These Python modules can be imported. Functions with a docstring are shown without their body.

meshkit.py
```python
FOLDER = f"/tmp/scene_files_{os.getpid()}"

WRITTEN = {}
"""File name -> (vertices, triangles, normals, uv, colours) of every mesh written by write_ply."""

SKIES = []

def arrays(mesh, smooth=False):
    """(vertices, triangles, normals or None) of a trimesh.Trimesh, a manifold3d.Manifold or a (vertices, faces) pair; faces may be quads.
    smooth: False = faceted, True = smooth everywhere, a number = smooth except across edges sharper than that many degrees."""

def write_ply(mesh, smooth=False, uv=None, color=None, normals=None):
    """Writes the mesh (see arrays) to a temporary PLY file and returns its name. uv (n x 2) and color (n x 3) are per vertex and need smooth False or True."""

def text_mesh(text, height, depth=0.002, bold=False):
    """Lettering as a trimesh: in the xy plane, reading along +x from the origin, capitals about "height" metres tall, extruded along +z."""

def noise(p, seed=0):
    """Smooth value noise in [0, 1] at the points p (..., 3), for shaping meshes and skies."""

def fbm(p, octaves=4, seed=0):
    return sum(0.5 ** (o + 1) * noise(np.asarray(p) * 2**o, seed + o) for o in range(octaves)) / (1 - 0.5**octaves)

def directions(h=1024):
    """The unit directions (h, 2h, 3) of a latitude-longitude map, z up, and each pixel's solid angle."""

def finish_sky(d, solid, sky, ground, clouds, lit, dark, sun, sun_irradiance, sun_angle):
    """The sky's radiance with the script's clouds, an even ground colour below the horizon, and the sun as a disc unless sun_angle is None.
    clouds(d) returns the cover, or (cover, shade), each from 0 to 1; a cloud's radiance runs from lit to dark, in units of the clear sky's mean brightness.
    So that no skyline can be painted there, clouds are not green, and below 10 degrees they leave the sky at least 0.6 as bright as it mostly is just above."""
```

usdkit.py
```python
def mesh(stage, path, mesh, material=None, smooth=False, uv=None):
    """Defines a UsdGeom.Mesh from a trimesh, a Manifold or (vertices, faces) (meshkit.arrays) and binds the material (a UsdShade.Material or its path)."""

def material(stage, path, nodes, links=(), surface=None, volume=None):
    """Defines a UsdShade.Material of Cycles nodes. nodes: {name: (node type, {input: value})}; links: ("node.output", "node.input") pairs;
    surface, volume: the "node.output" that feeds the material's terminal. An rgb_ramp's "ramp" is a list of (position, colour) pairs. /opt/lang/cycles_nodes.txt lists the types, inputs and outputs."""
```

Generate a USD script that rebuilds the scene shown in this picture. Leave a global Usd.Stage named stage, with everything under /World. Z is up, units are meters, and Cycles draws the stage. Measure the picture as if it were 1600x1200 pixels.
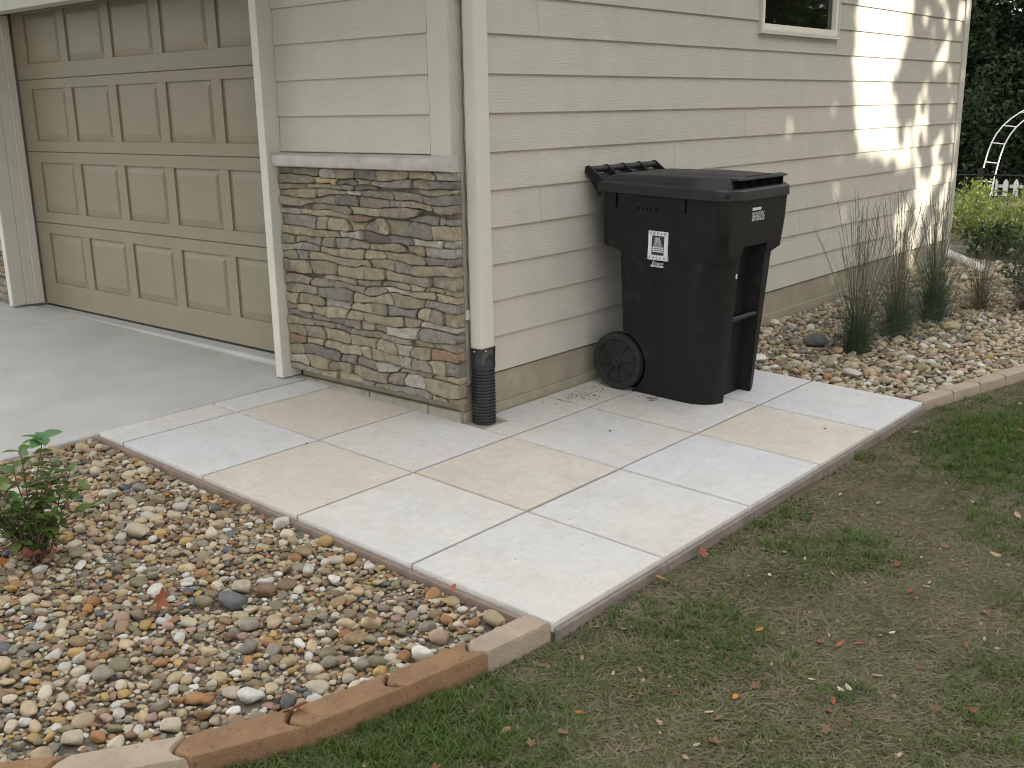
import math, random
import numpy as np, trimesh, manifold3d as m3
import meshkit, usdkit
from pxr import Usd, UsdGeom, UsdLux, UsdShade, Gf, Sdf, Vt

stage = Usd.Stage.CreateInMemory()
UsdGeom.Xform.Define(stage, '/World')
UsdGeom.Scope.Define(stage, '/World/Looks')
PI = math.pi

# ------------------------------------------------------------------ camera
CAM = np.array([3.301, -3.442, 1.432]); YAW, PITCH, ROLL = np.radians([130.86, -14.69, -1.01]); FPX = 1638.2
def cam_axes():
    cy, sy, cp, sp = math.cos(YAW), math.sin(YAW), math.cos(PITCH), math.sin(PITCH)
    f = np.array([cy*cp, sy*cp, sp]); r = np.array([sy, -cy, 0.]); u = np.cross(r, f)
    cr, sr = math.cos(ROLL), math.sin(ROLL)
    return cr*r+sr*u, -sr*r+cr*u, -f
AX = cam_axes()
cam = UsdGeom.Camera.Define(stage, '/World/camera')
cam.CreateHorizontalApertureAttr(36.0); cam.CreateVerticalApertureAttr(27.0)
cam.CreateFocalLengthAttr(FPX/1600*36.0)
cam.CreateClippingRangeAttr(Gf.Vec2f(0.05, 2000))
M = Gf.Matrix4d(1.0)
for i, a in enumerate([*AX, CAM]):
    M.SetRow(i, Gf.Vec4d(*map(float, a), 1.0 if i == 3 else 0.0))
cam.AddTransformOp().Set(M)
EXPOSURE = 1.3
cam.CreateExposureAttr(EXPOSURE)

# ------------------------------------------------------------------ sky and sun
SUN_AZ, SUN_EL = math.radians(12), math.radians(22)          # azimuth from +X towards +Y
S = np.array([math.cos(SUN_EL)*math.cos(SUN_AZ), math.cos(SUN_EL)*math.sin(SUN_AZ), math.sin(SUN_EL)])
SKY_STRENGTH, SUN_INTENSITY = 0.13, 1.15
sky_m = usdkit.material(stage, '/World/Looks/sky_look', {
    'sky': ('sky_texture', {'sky_type': 'single_scattering', 'sun_disc': False, 'sun_elevation': SUN_EL, 'sun_rotation': math.atan2(S[0], S[1]), 'air_density': 1.0, 'aerosol_density': 1.5}),
    'tc': ('texture_coordinate', {}), 'mp': ('mapping', {'scale': (1, 1, 2.2)}),
    'n': ('noise_texture', {'scale': 2.3, 'detail': 6.0, 'roughness': 0.58}),
    'r': ('rgb_ramp', {'ramp': [(0.28, (0.35,)*3), (0.55, (0.92,)*3)]}),
    'mx': ('mix', {'color2': (7.6, 7.5, 7.4)}),
    'bg': ('background_shader', {'strength': SKY_STRENGTH})},
    [('tc.generated', 'mp.vector'), ('mp.vector', 'n.vector'), ('n.fac', 'r.fac'), ('r.color', 'mx.fac'), ('sky.color', 'mx.color1'), ('mx.color', 'bg.color')], surface='bg.background')
dome = UsdLux.DomeLight.Define(stage, '/World/sky')
UsdShade.MaterialBindingAPI.Apply(dome.GetPrim()).Bind(sky_m)
dome.GetPrim().SetCustomDataByKey('kind', 'structure')
sun = UsdLux.DistantLight.Define(stage, '/World/sun')
sun.CreateIntensityAttr(SUN_INTENSITY); sun.CreateNormalizeAttr(True); sun.CreateAngleAttr(0.53); sun.CreateColorAttr(Gf.Vec3f(1.0, 0.9, 0.76))
zz = S; xx = np.cross([0, 0, 1.0], zz); xx /= np.linalg.norm(xx); yy = np.cross(zz, xx)
M = Gf.Matrix4d(1.0)
for i, a in enumerate([xx, yy, zz]):
    M.SetRow(i, Gf.Vec4d(*map(float, a), 0))
sun.AddTransformOp().Set(M)

# ------------------------------------------------------------------ helpers
used = {}
def numbered(path):
    n = used.get(path, 0); used[path] = n+1
    return path if n == 0 else f'{path}_{n:03d}'
def pth(name, parent=None):
    base = '/World' if parent is None else str((parent.GetPrim() if hasattr(parent, 'GetPrim') else parent).GetPath())
    return numbered(base + '/' + name)
def keys(prim, label=None, cat=None, group=None, kind=None):
    p = prim.GetPrim()
    for k, v in (('label', label), ('category', cat), ('group', group), ('kind', kind)):
        if v: p.SetCustomDataByKey(k, v)
    return p
def obj(name, mesh, mat, parent=None, smooth=False, **kw):
    m = usdkit.mesh(stage, pth(name, parent), mesh, mat, smooth=smooth)
    return keys(m, **kw)
def thing(name, label=None, cat=None, loc=(0, 0, 0), rz=0, parent=None, **kw):
    x = UsdGeom.Xform.Define(stage, pth(name, parent))
    if any(loc): x.AddTranslateOp().Set(Gf.Vec3d(*map(float, loc)))
    if rz: x.AddRotateZOp().Set(float(rz))
    return keys(x, label, cat, **kw)
def cat_(ms): return trimesh.util.concatenate([m if isinstance(m, trimesh.Trimesh) else trimesh.Trimesh(*m, process=False) for m in ms])
def hull(pts):
    h = m3.Manifold.hull_points(np.asarray(pts, float)).to_mesh()
    return trimesh.Trimesh(h.vert_properties[:, :3], h.tri_verts, process=False)
def tm(man):
    h = man.to_mesh(); return trimesh.Trimesh(h.vert_properties[:, :3], h.tri_verts, process=False)
def box(x0, x1, y0, y1, z0, z1, c=0.0):
    if c <= 0:
        v = [(x, y, z) for x in (x0, x1) for y in (y0, y1) for z in (z0, z1)]
        return hull(v)
    v = []
    for x, sx in ((x0, 1), (x1, -1)):
        for y, sy in ((y0, 1), (y1, -1)):
            for z, sz in ((z0, 1), (z1, -1)):
                v += [(x, y+sy*c, z+sz*c), (x+sx*c, y, z+sz*c), (x+sx*c, y+sy*c, z)]
    return hull(v)
def tube(pts, rad, n=8, cap=True):
    pts = np.asarray(pts, float); rad = np.broadcast_to(rad, (len(pts),))
    t = np.gradient(pts, axis=0); t /= np.linalg.norm(t, axis=1, keepdims=True)
    ref = np.array([0, 0, 1.]) if abs(t[0][2]) < .9 else np.array([1., 0, 0])
    V, Fc = [], []
    for p, d, r in zip(pts, t, rad):
        a = np.cross(ref, d); a /= np.linalg.norm(a); b = np.cross(d, a); ref = b if abs(np.dot(b, d)) < .5 else ref
        ang = np.arange(n)*2*PI/n
        V.append(p + r*(np.cos(ang)[:, None]*a + np.sin(ang)[:, None]*b))
    for i in range(len(pts)-1):
        for k in range(n):
            a, b = i*n+k, i*n+(k+1) % n
            Fc += [(a, b, b+n), (a, b+n, a+n)]
    V = np.vstack(V)
    if cap:
        V = np.vstack([V, pts[0], pts[-1]]); c0, c1, o = len(V)-2, len(V)-1, (len(pts)-1)*n
        for k in range(n):
            Fc += [(c0, (k+1) % n, k), (c1, o+k, o+(k+1) % n)]
    return trimesh.Trimesh(V, Fc, process=False)
def loft(rings):
    n = len(rings[0]); V = np.vstack(rings); Fc = []
    for i in range(len(rings)-1):
        for k in range(n):
            a, b = i*n+k, i*n+(k+1) % n
            Fc += [(a, b, b+n), (a, b+n, a+n)]
    V = np.vstack([V, rings[0].mean(0), rings[-1].mean(0)]); c0, c1, o = len(V)-2, len(V)-1, (len(rings)-1)*n
    for k in range(n):
        Fc += [(c0, (k+1) % n, k), (c1, o+k, o+(k+1) % n)]
    return trimesh.Trimesh(V, Fc, process=False)

# ------------------------------------------------------------------ materials
def mat(name, cols, scale=8., detail=5., rough=.7, bump=0., bscale=60., bdist=.01, stretch=(1, 1, 1), bstretch=None, spec=.3, rnd=0., coords='object', island=False, trans=0., hue=0., spot=None, metallic=0.):
    """noise -> ramp base colour, noise bump; rnd: value change per object; island: ramp by connected piece; spot: (scale, threshold, colour)."""
    N = {'tc': ('texture_coordinate', {}), 'mp': ('mapping', {'scale': stretch}), 'n': ('noise_texture', {'scale': scale, 'detail': detail, 'roughness': .6}),
         'r': ('rgb_ramp', {'ramp': [(p, c) for p, c in cols] if np.ndim(cols[0][-1]) else cols}),
         'p': ('principled_bsdf', {'roughness': rough, 'specular_ior_level': spec, 'metallic': metallic})}
    L = [('tc.'+coords, 'mp.vector'), ('mp.vector', 'n.vector')]
    if island:
        N['g'] = ('geometry', {}); L.append(('g.random_per_island', 'r.fac'))
    else:
        L.append(('n.fac', 'r.fac'))
    c = 'r.color'
    if spot:
        N['sn'] = ('noise_texture', {'scale': spot[0], 'detail': 3.}); N['sr'] = ('rgb_ramp', {'ramp': [(spot[1], (0, 0, 0)), (spot[1]+spot[3], (1, 1, 1))]})
        N['sm'] = ('mix', {'color2': spot[2]})
        L += [('mp.vector', 'sn.vector'), ('sn.fac', 'sr.fac'), ('sr.color', 'sm.fac'), (c, 'sm.color1')]; c = 'sm.color'
    if rnd or hue:
        N['oi'] = ('object_info', {}); N['mr'] = ('map_range', {'to_min': 1-rnd, 'to_max': 1+rnd}); N['h'] = ('hsv', {})
        L += [('oi.random', 'mr.value'), ('mr.result', 'h.value'), (c, 'h.color')]; c = 'h.color'
        if hue:
            N['wn'] = ('white_noise_texture', {'dimensions': '1D'}); N['hr'] = ('map_range', {'to_min': .5-hue, 'to_max': .5+hue})
            L += [('oi.random', 'wn.w'), ('wn.value', 'hr.value'), ('hr.result', 'h.hue')]
    L.append((c, 'p.base_color'))
    if bump:
        N['bm'] = ('mapping', {'scale': bstretch or stretch}); N['bn'] = ('noise_texture', {'scale': bscale, 'detail': 6., 'roughness': .65}); N['b'] = ('bump', {'strength': bump, 'distance': bdist})
        L += [('tc.'+coords, 'bm.vector'), ('bm.vector', 'bn.vector'), ('bn.fac', 'b.height'), ('b.normal', 'p.normal')]
    surf = 'p.BSDF'
    if trans:
        N['t'] = ('translucent_bsdf', {}); N['mc'] = ('mix_closure', {'fac': trans})
        L += [(c, 't.color'), ('p.BSDF', 'mc.closure1'), ('t.BSDF', 'mc.closure2')]; surf = 'mc.closure'
    return usdkit.material(stage, '/World/Looks/'+name, N, L, surface=surf)
def v3(c, k=1.): return tuple(min(1, x*k) for x in c)
def tone(c, a=.85, b=1.15): return [(.3, v3(c, a)), (.7, v3(c, b))]

SIDING = (.445, .425, .37)
mt = {}
mt['siding'] = mat('siding_paint', tone(SIDING, .95, 1.04), 5, rough=.62, bump=.55, bscale=9., bdist=.006, bstretch=(1, 1.2, 18), rnd=.025)
mt['siding_front'] = mat('siding_paint_front', tone(SIDING, .95, 1.04), 5, rough=.62, bump=.5, bscale=9., bdist=.006, bstretch=(1.2, 1, 18), rnd=.02)
mt['board'] = mat('corner_board_paint', tone(SIDING, .95, 1.05), 6, rough=.6, bump=.35, bscale=9., bdist=.005, bstretch=(14, 14, 1.2), rnd=.02)
mt['trim'] = mat('trim_paint', tone((.50, .50, .43), .95, 1.04), 7, rough=.55, bump=.15, bscale=40)
mt['downspout'] = mat('downspout_metal', tone((.50, .50, .43), .97, 1.03), 4, rough=.4, spec=.45)
mt['door'] = mat('door_paint', tone((.225, .198, .138), .95, 1.05), 4, rough=.5, bump=.2, bscale=14., bdist=.002, bstretch=(2, 2, 30))
mt['foundation'] = mat('painted_foundation', tone((.285, .265, .195), .85, 1.1), 9, rough=.85, bump=.4, bscale=50, spot=(14, .62, (.2, .185, .14), .15))
mt['block'] = mat('concrete_block', tone((.29, .27, .215), .8, 1.12), 12, rough=.9, bump=.5, bscale=70)
mt['mortar'] = mat('veneer_mortar', tone((.135, .12, .095), .6, 1.3), 30, rough=.95, bump=.6, bscale=80)
mt['cap'] = mat('cast_cap_stone', tone((.43, .405, .37), .82, 1.1), 11, rough=.8, bump=.7, bscale=26, bdist=.012)
mt['roof'] = mat('roof_shingle', tone((.09, .08, .07), .6, 1.4), 30, rough=.95, bump=.5)
mt['soffit'] = mat('soffit_paint', tone((.5, .48, .42), .97, 1.03), 4, rough=.6)
mt['window_frame'] = mat('window_vinyl', tone((.66, .64, .56), .97, 1.03), 5, rough=.4)
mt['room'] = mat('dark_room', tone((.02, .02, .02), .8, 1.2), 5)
mt['glass'] = usdkit.material(stage, '/World/Looks/window_glass', {'f': ('fresnel', {'IOR': 1.9}), 't': ('transparent_bsdf', {'color': (.75, .78, .76)}), 'g': ('glossy_bsdf', {'roughness': .02, 'color': (.9, .92, .9)}), 'm': ('mix_closure', {})},
    [('f.fac', 'm.fac'), ('t.BSDF', 'm.closure1'), ('g.BSDF', 'm.closure2')], surface='m.closure')
STONE_COLS = [(.235, .21, .15), (.205, .192, .165), (.285, .245, .17), (.225, .155, .105), (.135, .115, .095), (.31, .25, .14), (.30, .28, .24), (.21, .19, .145), (.17, .158, .14), (.265, .23, .165)]
mt_stone = [mat(f'ledge_stone_{n}', [(.2, v3(c, .6)), (.5, c), (.78, v3(c, 1.35))], 26, detail=8, rough=.9, bump=.9, bscale=75, bdist=.012, rnd=.10, spot=(60, .6, v3(c, 1.6), .12), spec=.2)
            for n, c in zip(['olive', 'bluegrey', 'tan', 'rust', 'umber', 'ochre', 'pale', 'moss', 'slate', 'sand'], STONE_COLS)]
mt['driveway'] = mat('driveway_concrete', tone((.44, .435, .41), .9, 1.08), 2.6, detail=12, rough=.85, bump=.3, bscale=160, bdist=.004, spot=(110, .64, (.27, .255, .23), .1))
def tile_mat(name, a, b):
    N = {'g': ('geometry', {}), 'oi': ('object_info', {}), 'of': ('combine_xyz', {}), 'ml': ('math', {'math_type': 'multiply', 'value2': 37.}), 'ad': ('vector_math', {'math_type': 'add'}),
         'n': ('noise_texture', {'scale': 1.9, 'detail': 4., 'roughness': .5}), 'r': ('rgb_ramp', {'ramp': [(.25, a), (.75, b)]}),
         'n2': ('noise_texture', {'scale': 30., 'detail': 8., 'roughness': .7}), 'r2': ('rgb_ramp', {'ramp': [(.3, (.9,)*3), (.65, (1.05,)*3)]}), 'mu': ('mix', {'mix_type': 'multiply', 'fac': 1.}),
         'n3': ('noise_texture', {'scale': 60., 'detail': 2.}), 'r3': ('rgb_ramp', {'ramp': [(.70, (1,)*3), (.735, (.45, .42, .37))]}), 'mu2': ('mix', {'mix_type': 'multiply', 'fac': .7}),
         'n4': ('noise_texture', {'scale': 7., 'detail': 5., 'roughness': .65}), 'r4': ('rgb_ramp', {'ramp': [(.46, (1,)*3), (.72, (.74, .71, .66))]}), 'mu3': ('mix', {'mix_type': 'multiply', 'fac': .35}),
         'mp': ('mapping', {'scale': (1, 3, 1)}), 'bn': ('noise_texture', {'scale': 50., 'detail': 6.}), 'b': ('bump', {'strength': .22, 'distance': .004}),
         'p': ('principled_bsdf', {'roughness': .72, 'specular_ior_level': .3})}
    L = [('oi.random', 'ml.value1'), ('ml.value', 'of.x'), ('ml.value', 'of.y'), ('g.position', 'ad.vector1'), ('of.vector', 'ad.vector2'), ('ad.vector', 'n.vector'), ('ad.vector', 'n2.vector'), ('ad.vector', 'n3.vector'), ('ad.vector', 'n4.vector'),
         ('n.fac', 'r.fac'), ('n2.fac', 'r2.fac'), ('r.color', 'mu.color1'), ('r2.color', 'mu.color2'), ('n3.fac', 'r3.fac'), ('mu.color', 'mu2.color1'), ('r3.color', 'mu2.color2'),
         ('n4.fac', 'r4.fac'), ('mu2.color', 'mu3.color1'), ('r4.color', 'mu3.color2'), ('mu3.color', 'p.base_color'),
         ('ad.vector', 'mp.vector'), ('mp.vector', 'bn.vector'), ('bn.fac', 'b.height'), ('b.normal', 'p.normal')]
    return usdkit.material(stage, '/World/Looks/'+name, N, L, surface='p.BSDF')
TAN, WHT, BLU = (.485, .435, .36), (.53, .51, .46), (.515, .51, .50)
mt['tile_tan'] = tile_mat('paver_tan', TAN, (.53, .50, .45))
mt['tile_mix'] = tile_mat('paver_mixed', (.53, .495, .425), (.505, .50, .505))
mt['tile_white'] = tile_mat('paver_white', WHT, BLU)
mt['tile_blue'] = tile_mat('paver_blue', (.53, .515, .485), (.51, .515, .53))
mt['bedding'] = mat('paver_bedding', tone((.10, .08, .062), .7, 1.3), 20, rough=.95)
mt['edge'] = mat('paver_edge', tone((.21, .16, .125), .8, 1.2), 20, rough=.9, bump=.4)
mt['edge_lawn'] = mat('paver_edge_lawn', tone((.20, .165, .14), .75, 1.2), 14, rough=.9, bump=.4)
mt['edger_orange'] = mat('edging_block_orange', tone((.235, .14, .075), .8, 1.15), 12, detail=8, rough=.92, bump=.8, bscale=110, bdist=.006, rnd=.14, spot=(70, .6, (.13, .085, .05), .12))
mt['edger_pink'] = mat('edging_block_pink', tone((.34, .275, .21), .85, 1.12), 12, detail=8, rough=.92, bump=.8, bscale=110, bdist=.006, rnd=.06, spot=(70, .62, (.24, .19, .155), .12))
mt['soil'] = mat('bed_soil', tone((.12, .10, .075), .6, 1.5), 40, rough=.95, bump=.6)
mt['bin'] = mat('black_plastic', tone((.006, .006, .0063), .75, 1.35), 6, rough=.5, bump=.12, bscale=180, bdist=.002, spec=.25, spot=(14, .60, (.018, .017, .0155), .16))
mt['lid'] = mat('black_plastic_lid', tone((.011, .011, .012), .75, 1.3), 7, rough=.5, bump=.2, bscale=120, bdist=.003, spec=.4)
mt['rubber'] = mat('wheel_plastic', tone((.016, .0165, .016), .8, 1.3), 20, rough=.65)
mt['slot'] = mat('black_recess', tone((.004, .004, .004), .9, 1.1), 5, rough=.9, spec=.1)
mt['sticker'] = mat('white_print', tone((.62, .64, .66), .9, 1.05), 30, rough=.5)
mt['ink'] = mat('dark_print', tone((.03, .035, .04), .8, 1.2), 30, rough=.5)
mt['pipe'] = mat('corrugated_plastic', tone((.012, .013, .014), .8, 1.3), 20, rough=.33, spec=.55)
mt['screw'] = mat('screw_metal', tone((.6, .6, .58), .9, 1.1), 20, rough=.35, metallic=.8)
mt['white_metal'] = mat('white_enamel', tone((.8, .8, .78), .95, 1.03), 9, rough=.35)
mt['black_metal'] = mat('black_metal', tone((.012, .012, .012), .8, 1.3), 9, rough=.5)
mt['pvc'] = mat('weathered_white_pipe', tone((.56, .55, .49), .8, 1.1), 5, rough=.6, spot=(5, .62, (.38, .36, .28), .2))
mt['bark'] = mat('bark', tone((.10, .08, .06), .5, 1.5), 9, rough=.95, bump=.8, bscale=20, bstretch=(3, 3, .6))
mt['leaf_dark'] = mat('leaf_dark', [(0, (.03, .05, .02)), (.6, (.055, .08, .03)), (.93, (.09, .12, .04)), (1, (.24, .24, .07))], island=True, rough=.5, trans=.25)
mt['leaf_mid'] = mat('leaf_mid', [(0, (.03, .055, .015)), (.7, (.06, .095, .025)), (1, (.14, .14, .035))], island=True, rough=.5, trans=.35)
mt['leaf_weed'] = mat('leaf_weed', [(0, (.15, .20, .045)), (.6, (.28, .33, .08)), (1, (.52, .46, .16))], island=True, rough=.5, trans=.4)
mt['leaf_shrub'] = mat('leaf_shrub', tone((.10, .15, .04), .8, 1.25), 30, rough=.42, rnd=.3, hue=.025, trans=.25)
mt['leaf_shrub_teal'] = mat('leaf_shrub_teal', tone((.085, .19, .07), .85, 1.2), 30, rough=.4, rnd=.15, trans=.2)
mt['stem'] = mat('shrub_stem', tone((.11, .075, .05), .7, 1.3), 40, rough=.8)
mt['og_blade'] = mat('ornamental_blade', [(0, (.05, .075, .042)), (.6, (.095, .13, .075)), (1, (.22, .23, .14))], island=True, rough=.55, trans=.15)
mt['og_stalk'] = mat('ornamental_stalk', [(0, (.10, .105, .06)), (1, (.21, .19, .12))], island=True, rough=.7)
mt['og_dry'] = mat('ornamental_dry', [(0, (.09, .07, .04)), (1, (.17, .13, .075))], island=True, rough=.8)
LEAF_COLS = {'tan': (.36, .26, .16), 'pale': (.55, .47, .37), 'red': (.26, .095, .05), 'brown': (.19, .11, .06), 'orange': (.40, .19, .05)}
for k, c in LEAF_COLS.items():
    mt['dead_'+k] = mat('dead_leaf_'+k, tone(c, .75, 1.2), 40, rough=.75, rnd=.15, trans=.12)
mt['g_green'] = mat('grass_green', [(0, (.07, .115, .02)), (.7, (.18, .25, .055)), (1, (.40, .40, .14))], island=True, rough=.5, rnd=.25, trans=.3)
mt['g_olive'] = mat('grass_olive', [(0, (.10, .115, .04)), (.6, (.28, .28, .12)), (1, (.50, .47, .25))], island=True, rough=.6, rnd=.25, trans=.2)
mt['g_dry'] = mat('grass_dry', [(0, (.18, .155, .10)), (.35, (.48, .41, .285)), (.7, (.74, .65, .47)), (1, (.88, .81, .66))], island=True, rough=.7, rnd=.3, trans=.15)
mt['lawn'] = usdkit.material(stage, '/World/Looks/lawn_soil', {
    'g': ('geometry', {}), 'n1': ('noise_texture', {'scale': 1.6, 'detail': 5.}), 'r1': ('rgb_ramp', {'ramp': [(.36, (.20, .168, .128)), (.5, (.15, .128, .088)), (.66, (.10, .10, .055))]}),
    'n2': ('noise_texture', {'scale': 55., 'detail': 6., 'roughness': .75}), 'r2': ('rgb_ramp', {'ramp': [(.3, (.35,)*3), (.6, (1.15,)*3), (.75, (1.7,)*3)]}), 'mu': ('mix', {'mix_type': 'multiply', 'fac': 1.}),
    'b': ('bump', {'strength': .9, 'distance': .02}), 'p': ('principled_bsdf', {'roughness': .95, 'specular_ior_level': .1})},
    [('g.position', 'n1.vector'), ('g.position', 'n2.vector'), ('n1.fac', 'r1.fac'), ('n2.fac', 'r2.fac'), ('r1.color', 'mu.color1'), ('r2.color', 'mu.color2'), ('mu.color', 'p.base_color'), ('n2.fac', 'b.height'), ('b.normal', 'p.normal')], surface='p.BSDF')
mt['field'] = mat('far_ground', tone((.07, .085, .035), .6, 1.3), 1.2, rough=.95, bump=.4, bscale=8)
mt['garden'] = mat('garden_soil', tone((.11, .10, .07), .6, 1.4), 6, rough=.95, bump=.7, bscale=25)

# ------------------------------------------------------------------ ground levels
def zt(x, y=0): return -.0363*x + .0014*y                     # paving slopes away from the house
def zlawn(x, y): return -.118 - .018*np.maximum(0, x-1.53)
def grid(x0, x1, y0, y1, step, zf):
    nx, ny = max(2, int(round((x1-x0)/step))+1), max(2, int(round((y1-y0)/step))+1)
    X, Y = np.meshgrid(np.linspace(x0, x1, nx), np.linspace(y0, y1, ny))
    V = np.c_[X.ravel(), Y.ravel(), zf(X, Y).ravel()]
    i = np.arange(nx*ny).reshape(ny, nx)
    q = np.stack([i[:-1, :-1], i[:-1, 1:], i[1:, 1:], i[1:, :-1]], -1).reshape(-1, 4)
    return V, q
rng = np.random.default_rng(7)
obj('ground', grid(-300, 300, -300, 300, 60, lambda X, Y: X*0-.62), mt['field'], kind='structure')
def lawn_z(X, Y):
    P = np.stack([X, Y, X*0], -1)
    return zlawn(X, Y) + .018*(meshkit.fbm(P*3.1, 3, 5)-.5) + .006*(meshkit.noise(P*9, 9)-.5)
LX0 = .85
def lawn_all(X, Y): return lawn_z(X, Y)
obj('lawn', grid(LX0, 6.0, -5.2, 7.2, .05, lawn_all), mt['lawn'], smooth=True, kind='structure')
obj('lawn', grid(6.0, 40, -30, 40, 1.0, lambda X, Y: zlawn(X, Y)-.006), mt['field'], kind='structure')
obj('garden_ground', grid(-14, 6.0, 6.9, 40, .3, lambda X, Y: -.10+.05*meshkit.fbm(np.stack([X, Y, X*0], -1)*1.3, 3, 2)+.01*np.maximum(0, Y-8)), mt['garden'], smooth=True, kind='structure')

# ------------------------------------------------------------------ driveway
dz = lambda X, Y: .043 - .014*(X+1.15) + np.minimum(0, Y-.06)*.012
def slab(x0, x1, y0, y1, zf, th, c=.006):
    v = []
    for x, sx in ((x0, 1), (x1, -1)):
        for y, sy in ((y0, 1), (y1, -1)):
            z = zf(np.float64(x), np.float64(y))
            v += [(x+sx*c, y+sy*c, z), (x, y+sy*c, z-c), (x+sx*c, y, z-c), (x, y, z-th)]
    return hull(v)
drv = thing('driveway', kind='structure')
XJ = -3.70
for (x0, x1, y0, y1) in ((-1.146+(XJ+1.137)+.006, -1.146, -4.2, .055), (-8.2, XJ-.006, -4.2, .055), (XJ+.006, -1.146, -9, -4.212), (-8.2, XJ-.006, -9, -4.212)):
    obj('concrete_slab', slab(x0, x1, y0, y1, dz, .12), mt['driveway'], drv)
obj('driveway_joint', box(-8.2, -1.15, -9, .05, -.1, -.03), mt['soil'], drv)

# ------------------------------------------------------------------ paved walkway
T = .61
patio = thing('paved_walkway', kind='structure')
JT = .0068
def paver(poly, m, dz_=0., th=.055, tilt=(0, 0)):
    """poly: convex corner list counter-clockwise in x,y"""
    p = np.array(poly, float); c = p.mean(0); V = []
    for q in p:
        d = (q-c)/np.linalg.norm(q-c)
        zz_ = zt(q[0], q[1])+dz_+tilt[0]*(q[0]-c[0])+tilt[1]*(q[1]-c[1])
        V += [(*(q-d*.0036), zz_), (*(q-d*.0008), zz_-.0018), (*q, zz_-.0045), (*q, zz_-th)]
    return obj('paver', hull(V), m, patio)
def rect(x0, x1, y0, y1): return [(x0+JT, y0+JT), (x1-JT, y0+JT), (x1-JT, y1-JT), (x0+JT, y1-JT)]
gx = [1.525-T*i for i in range(5)]                          # 1.525 .915 .305 -.305 -.915
gy = [-1.22+T*j for j in range(6)]
TILES = {(0, 0): 'white', (1, 0): 'white', (2, 0): 'tan', (3, 0): 'blue', (3, 1): 'tan', (2, 1): 'mix', (1, 1): 'tan', (0, 1): 'white', (1, 2): 'mix', (0, 2): 'blue', (1, 3): 'mix', (0, 3): 'tan', (1, 4): 'blue', (0, 4): 'blue'}
for (i, j), k in TILES.items():
    paver(rect(gx[i+1], gx[i], gy[j], gy[j+1]), mt['tile_'+k], rng.uniform(-.0012, .0012), tilt=rng.uniform(-.0015, .0015, 2))
for j, k in ((0, 'white'), (1, 'blue')):
    paver(rect(-1.125, gx[4], gy[j], gy[j+1]), mt['tile_'+k])
for j, k in ((3, 'mix'), (4, 'blue')):
    paver(rect(.02, gx[2], gy[j], gy[j+1]), mt['tile_'+k])
paver(rect(.14, gx[2], 0, .19), mt['tile_mix']); paver(rect(.02, gx[2], .19-2*JT+.001, gy[3]), mt['tile_mix'])
obj('downspout_footing', slab(.012, .137, .004, .186, lambda x, y: zt(x, y)-.004, .05), mt['block'], patio)
obj('sand_bedding', hull([(x, y, zt(x, y)+d) for x in (-1.12, 1.522) for y in (-1.217, 1.827) for d in (-.03, -.055)]), mt['bedding'], patio)
# the dark retaining strip along the gravel side, and the pinkish one along the lawn
obj('edge_strip', hull([(x, y, zt(x, y)+d) for x in (-1.12, 1.44) for y in (-1.242, -1.2215) for d in (-.016, -.10)]), mt['edge'], patio)
for k in range(5):
    obj('edge_strip', hull([(x, y, zt(x, y)+d) for x in (1.5275, 1.540) for y in (gy[k]+.003, gy[k+1]-.003) for d in (-.016, -.14)]), mt['edge_lawn'], patio)

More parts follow.
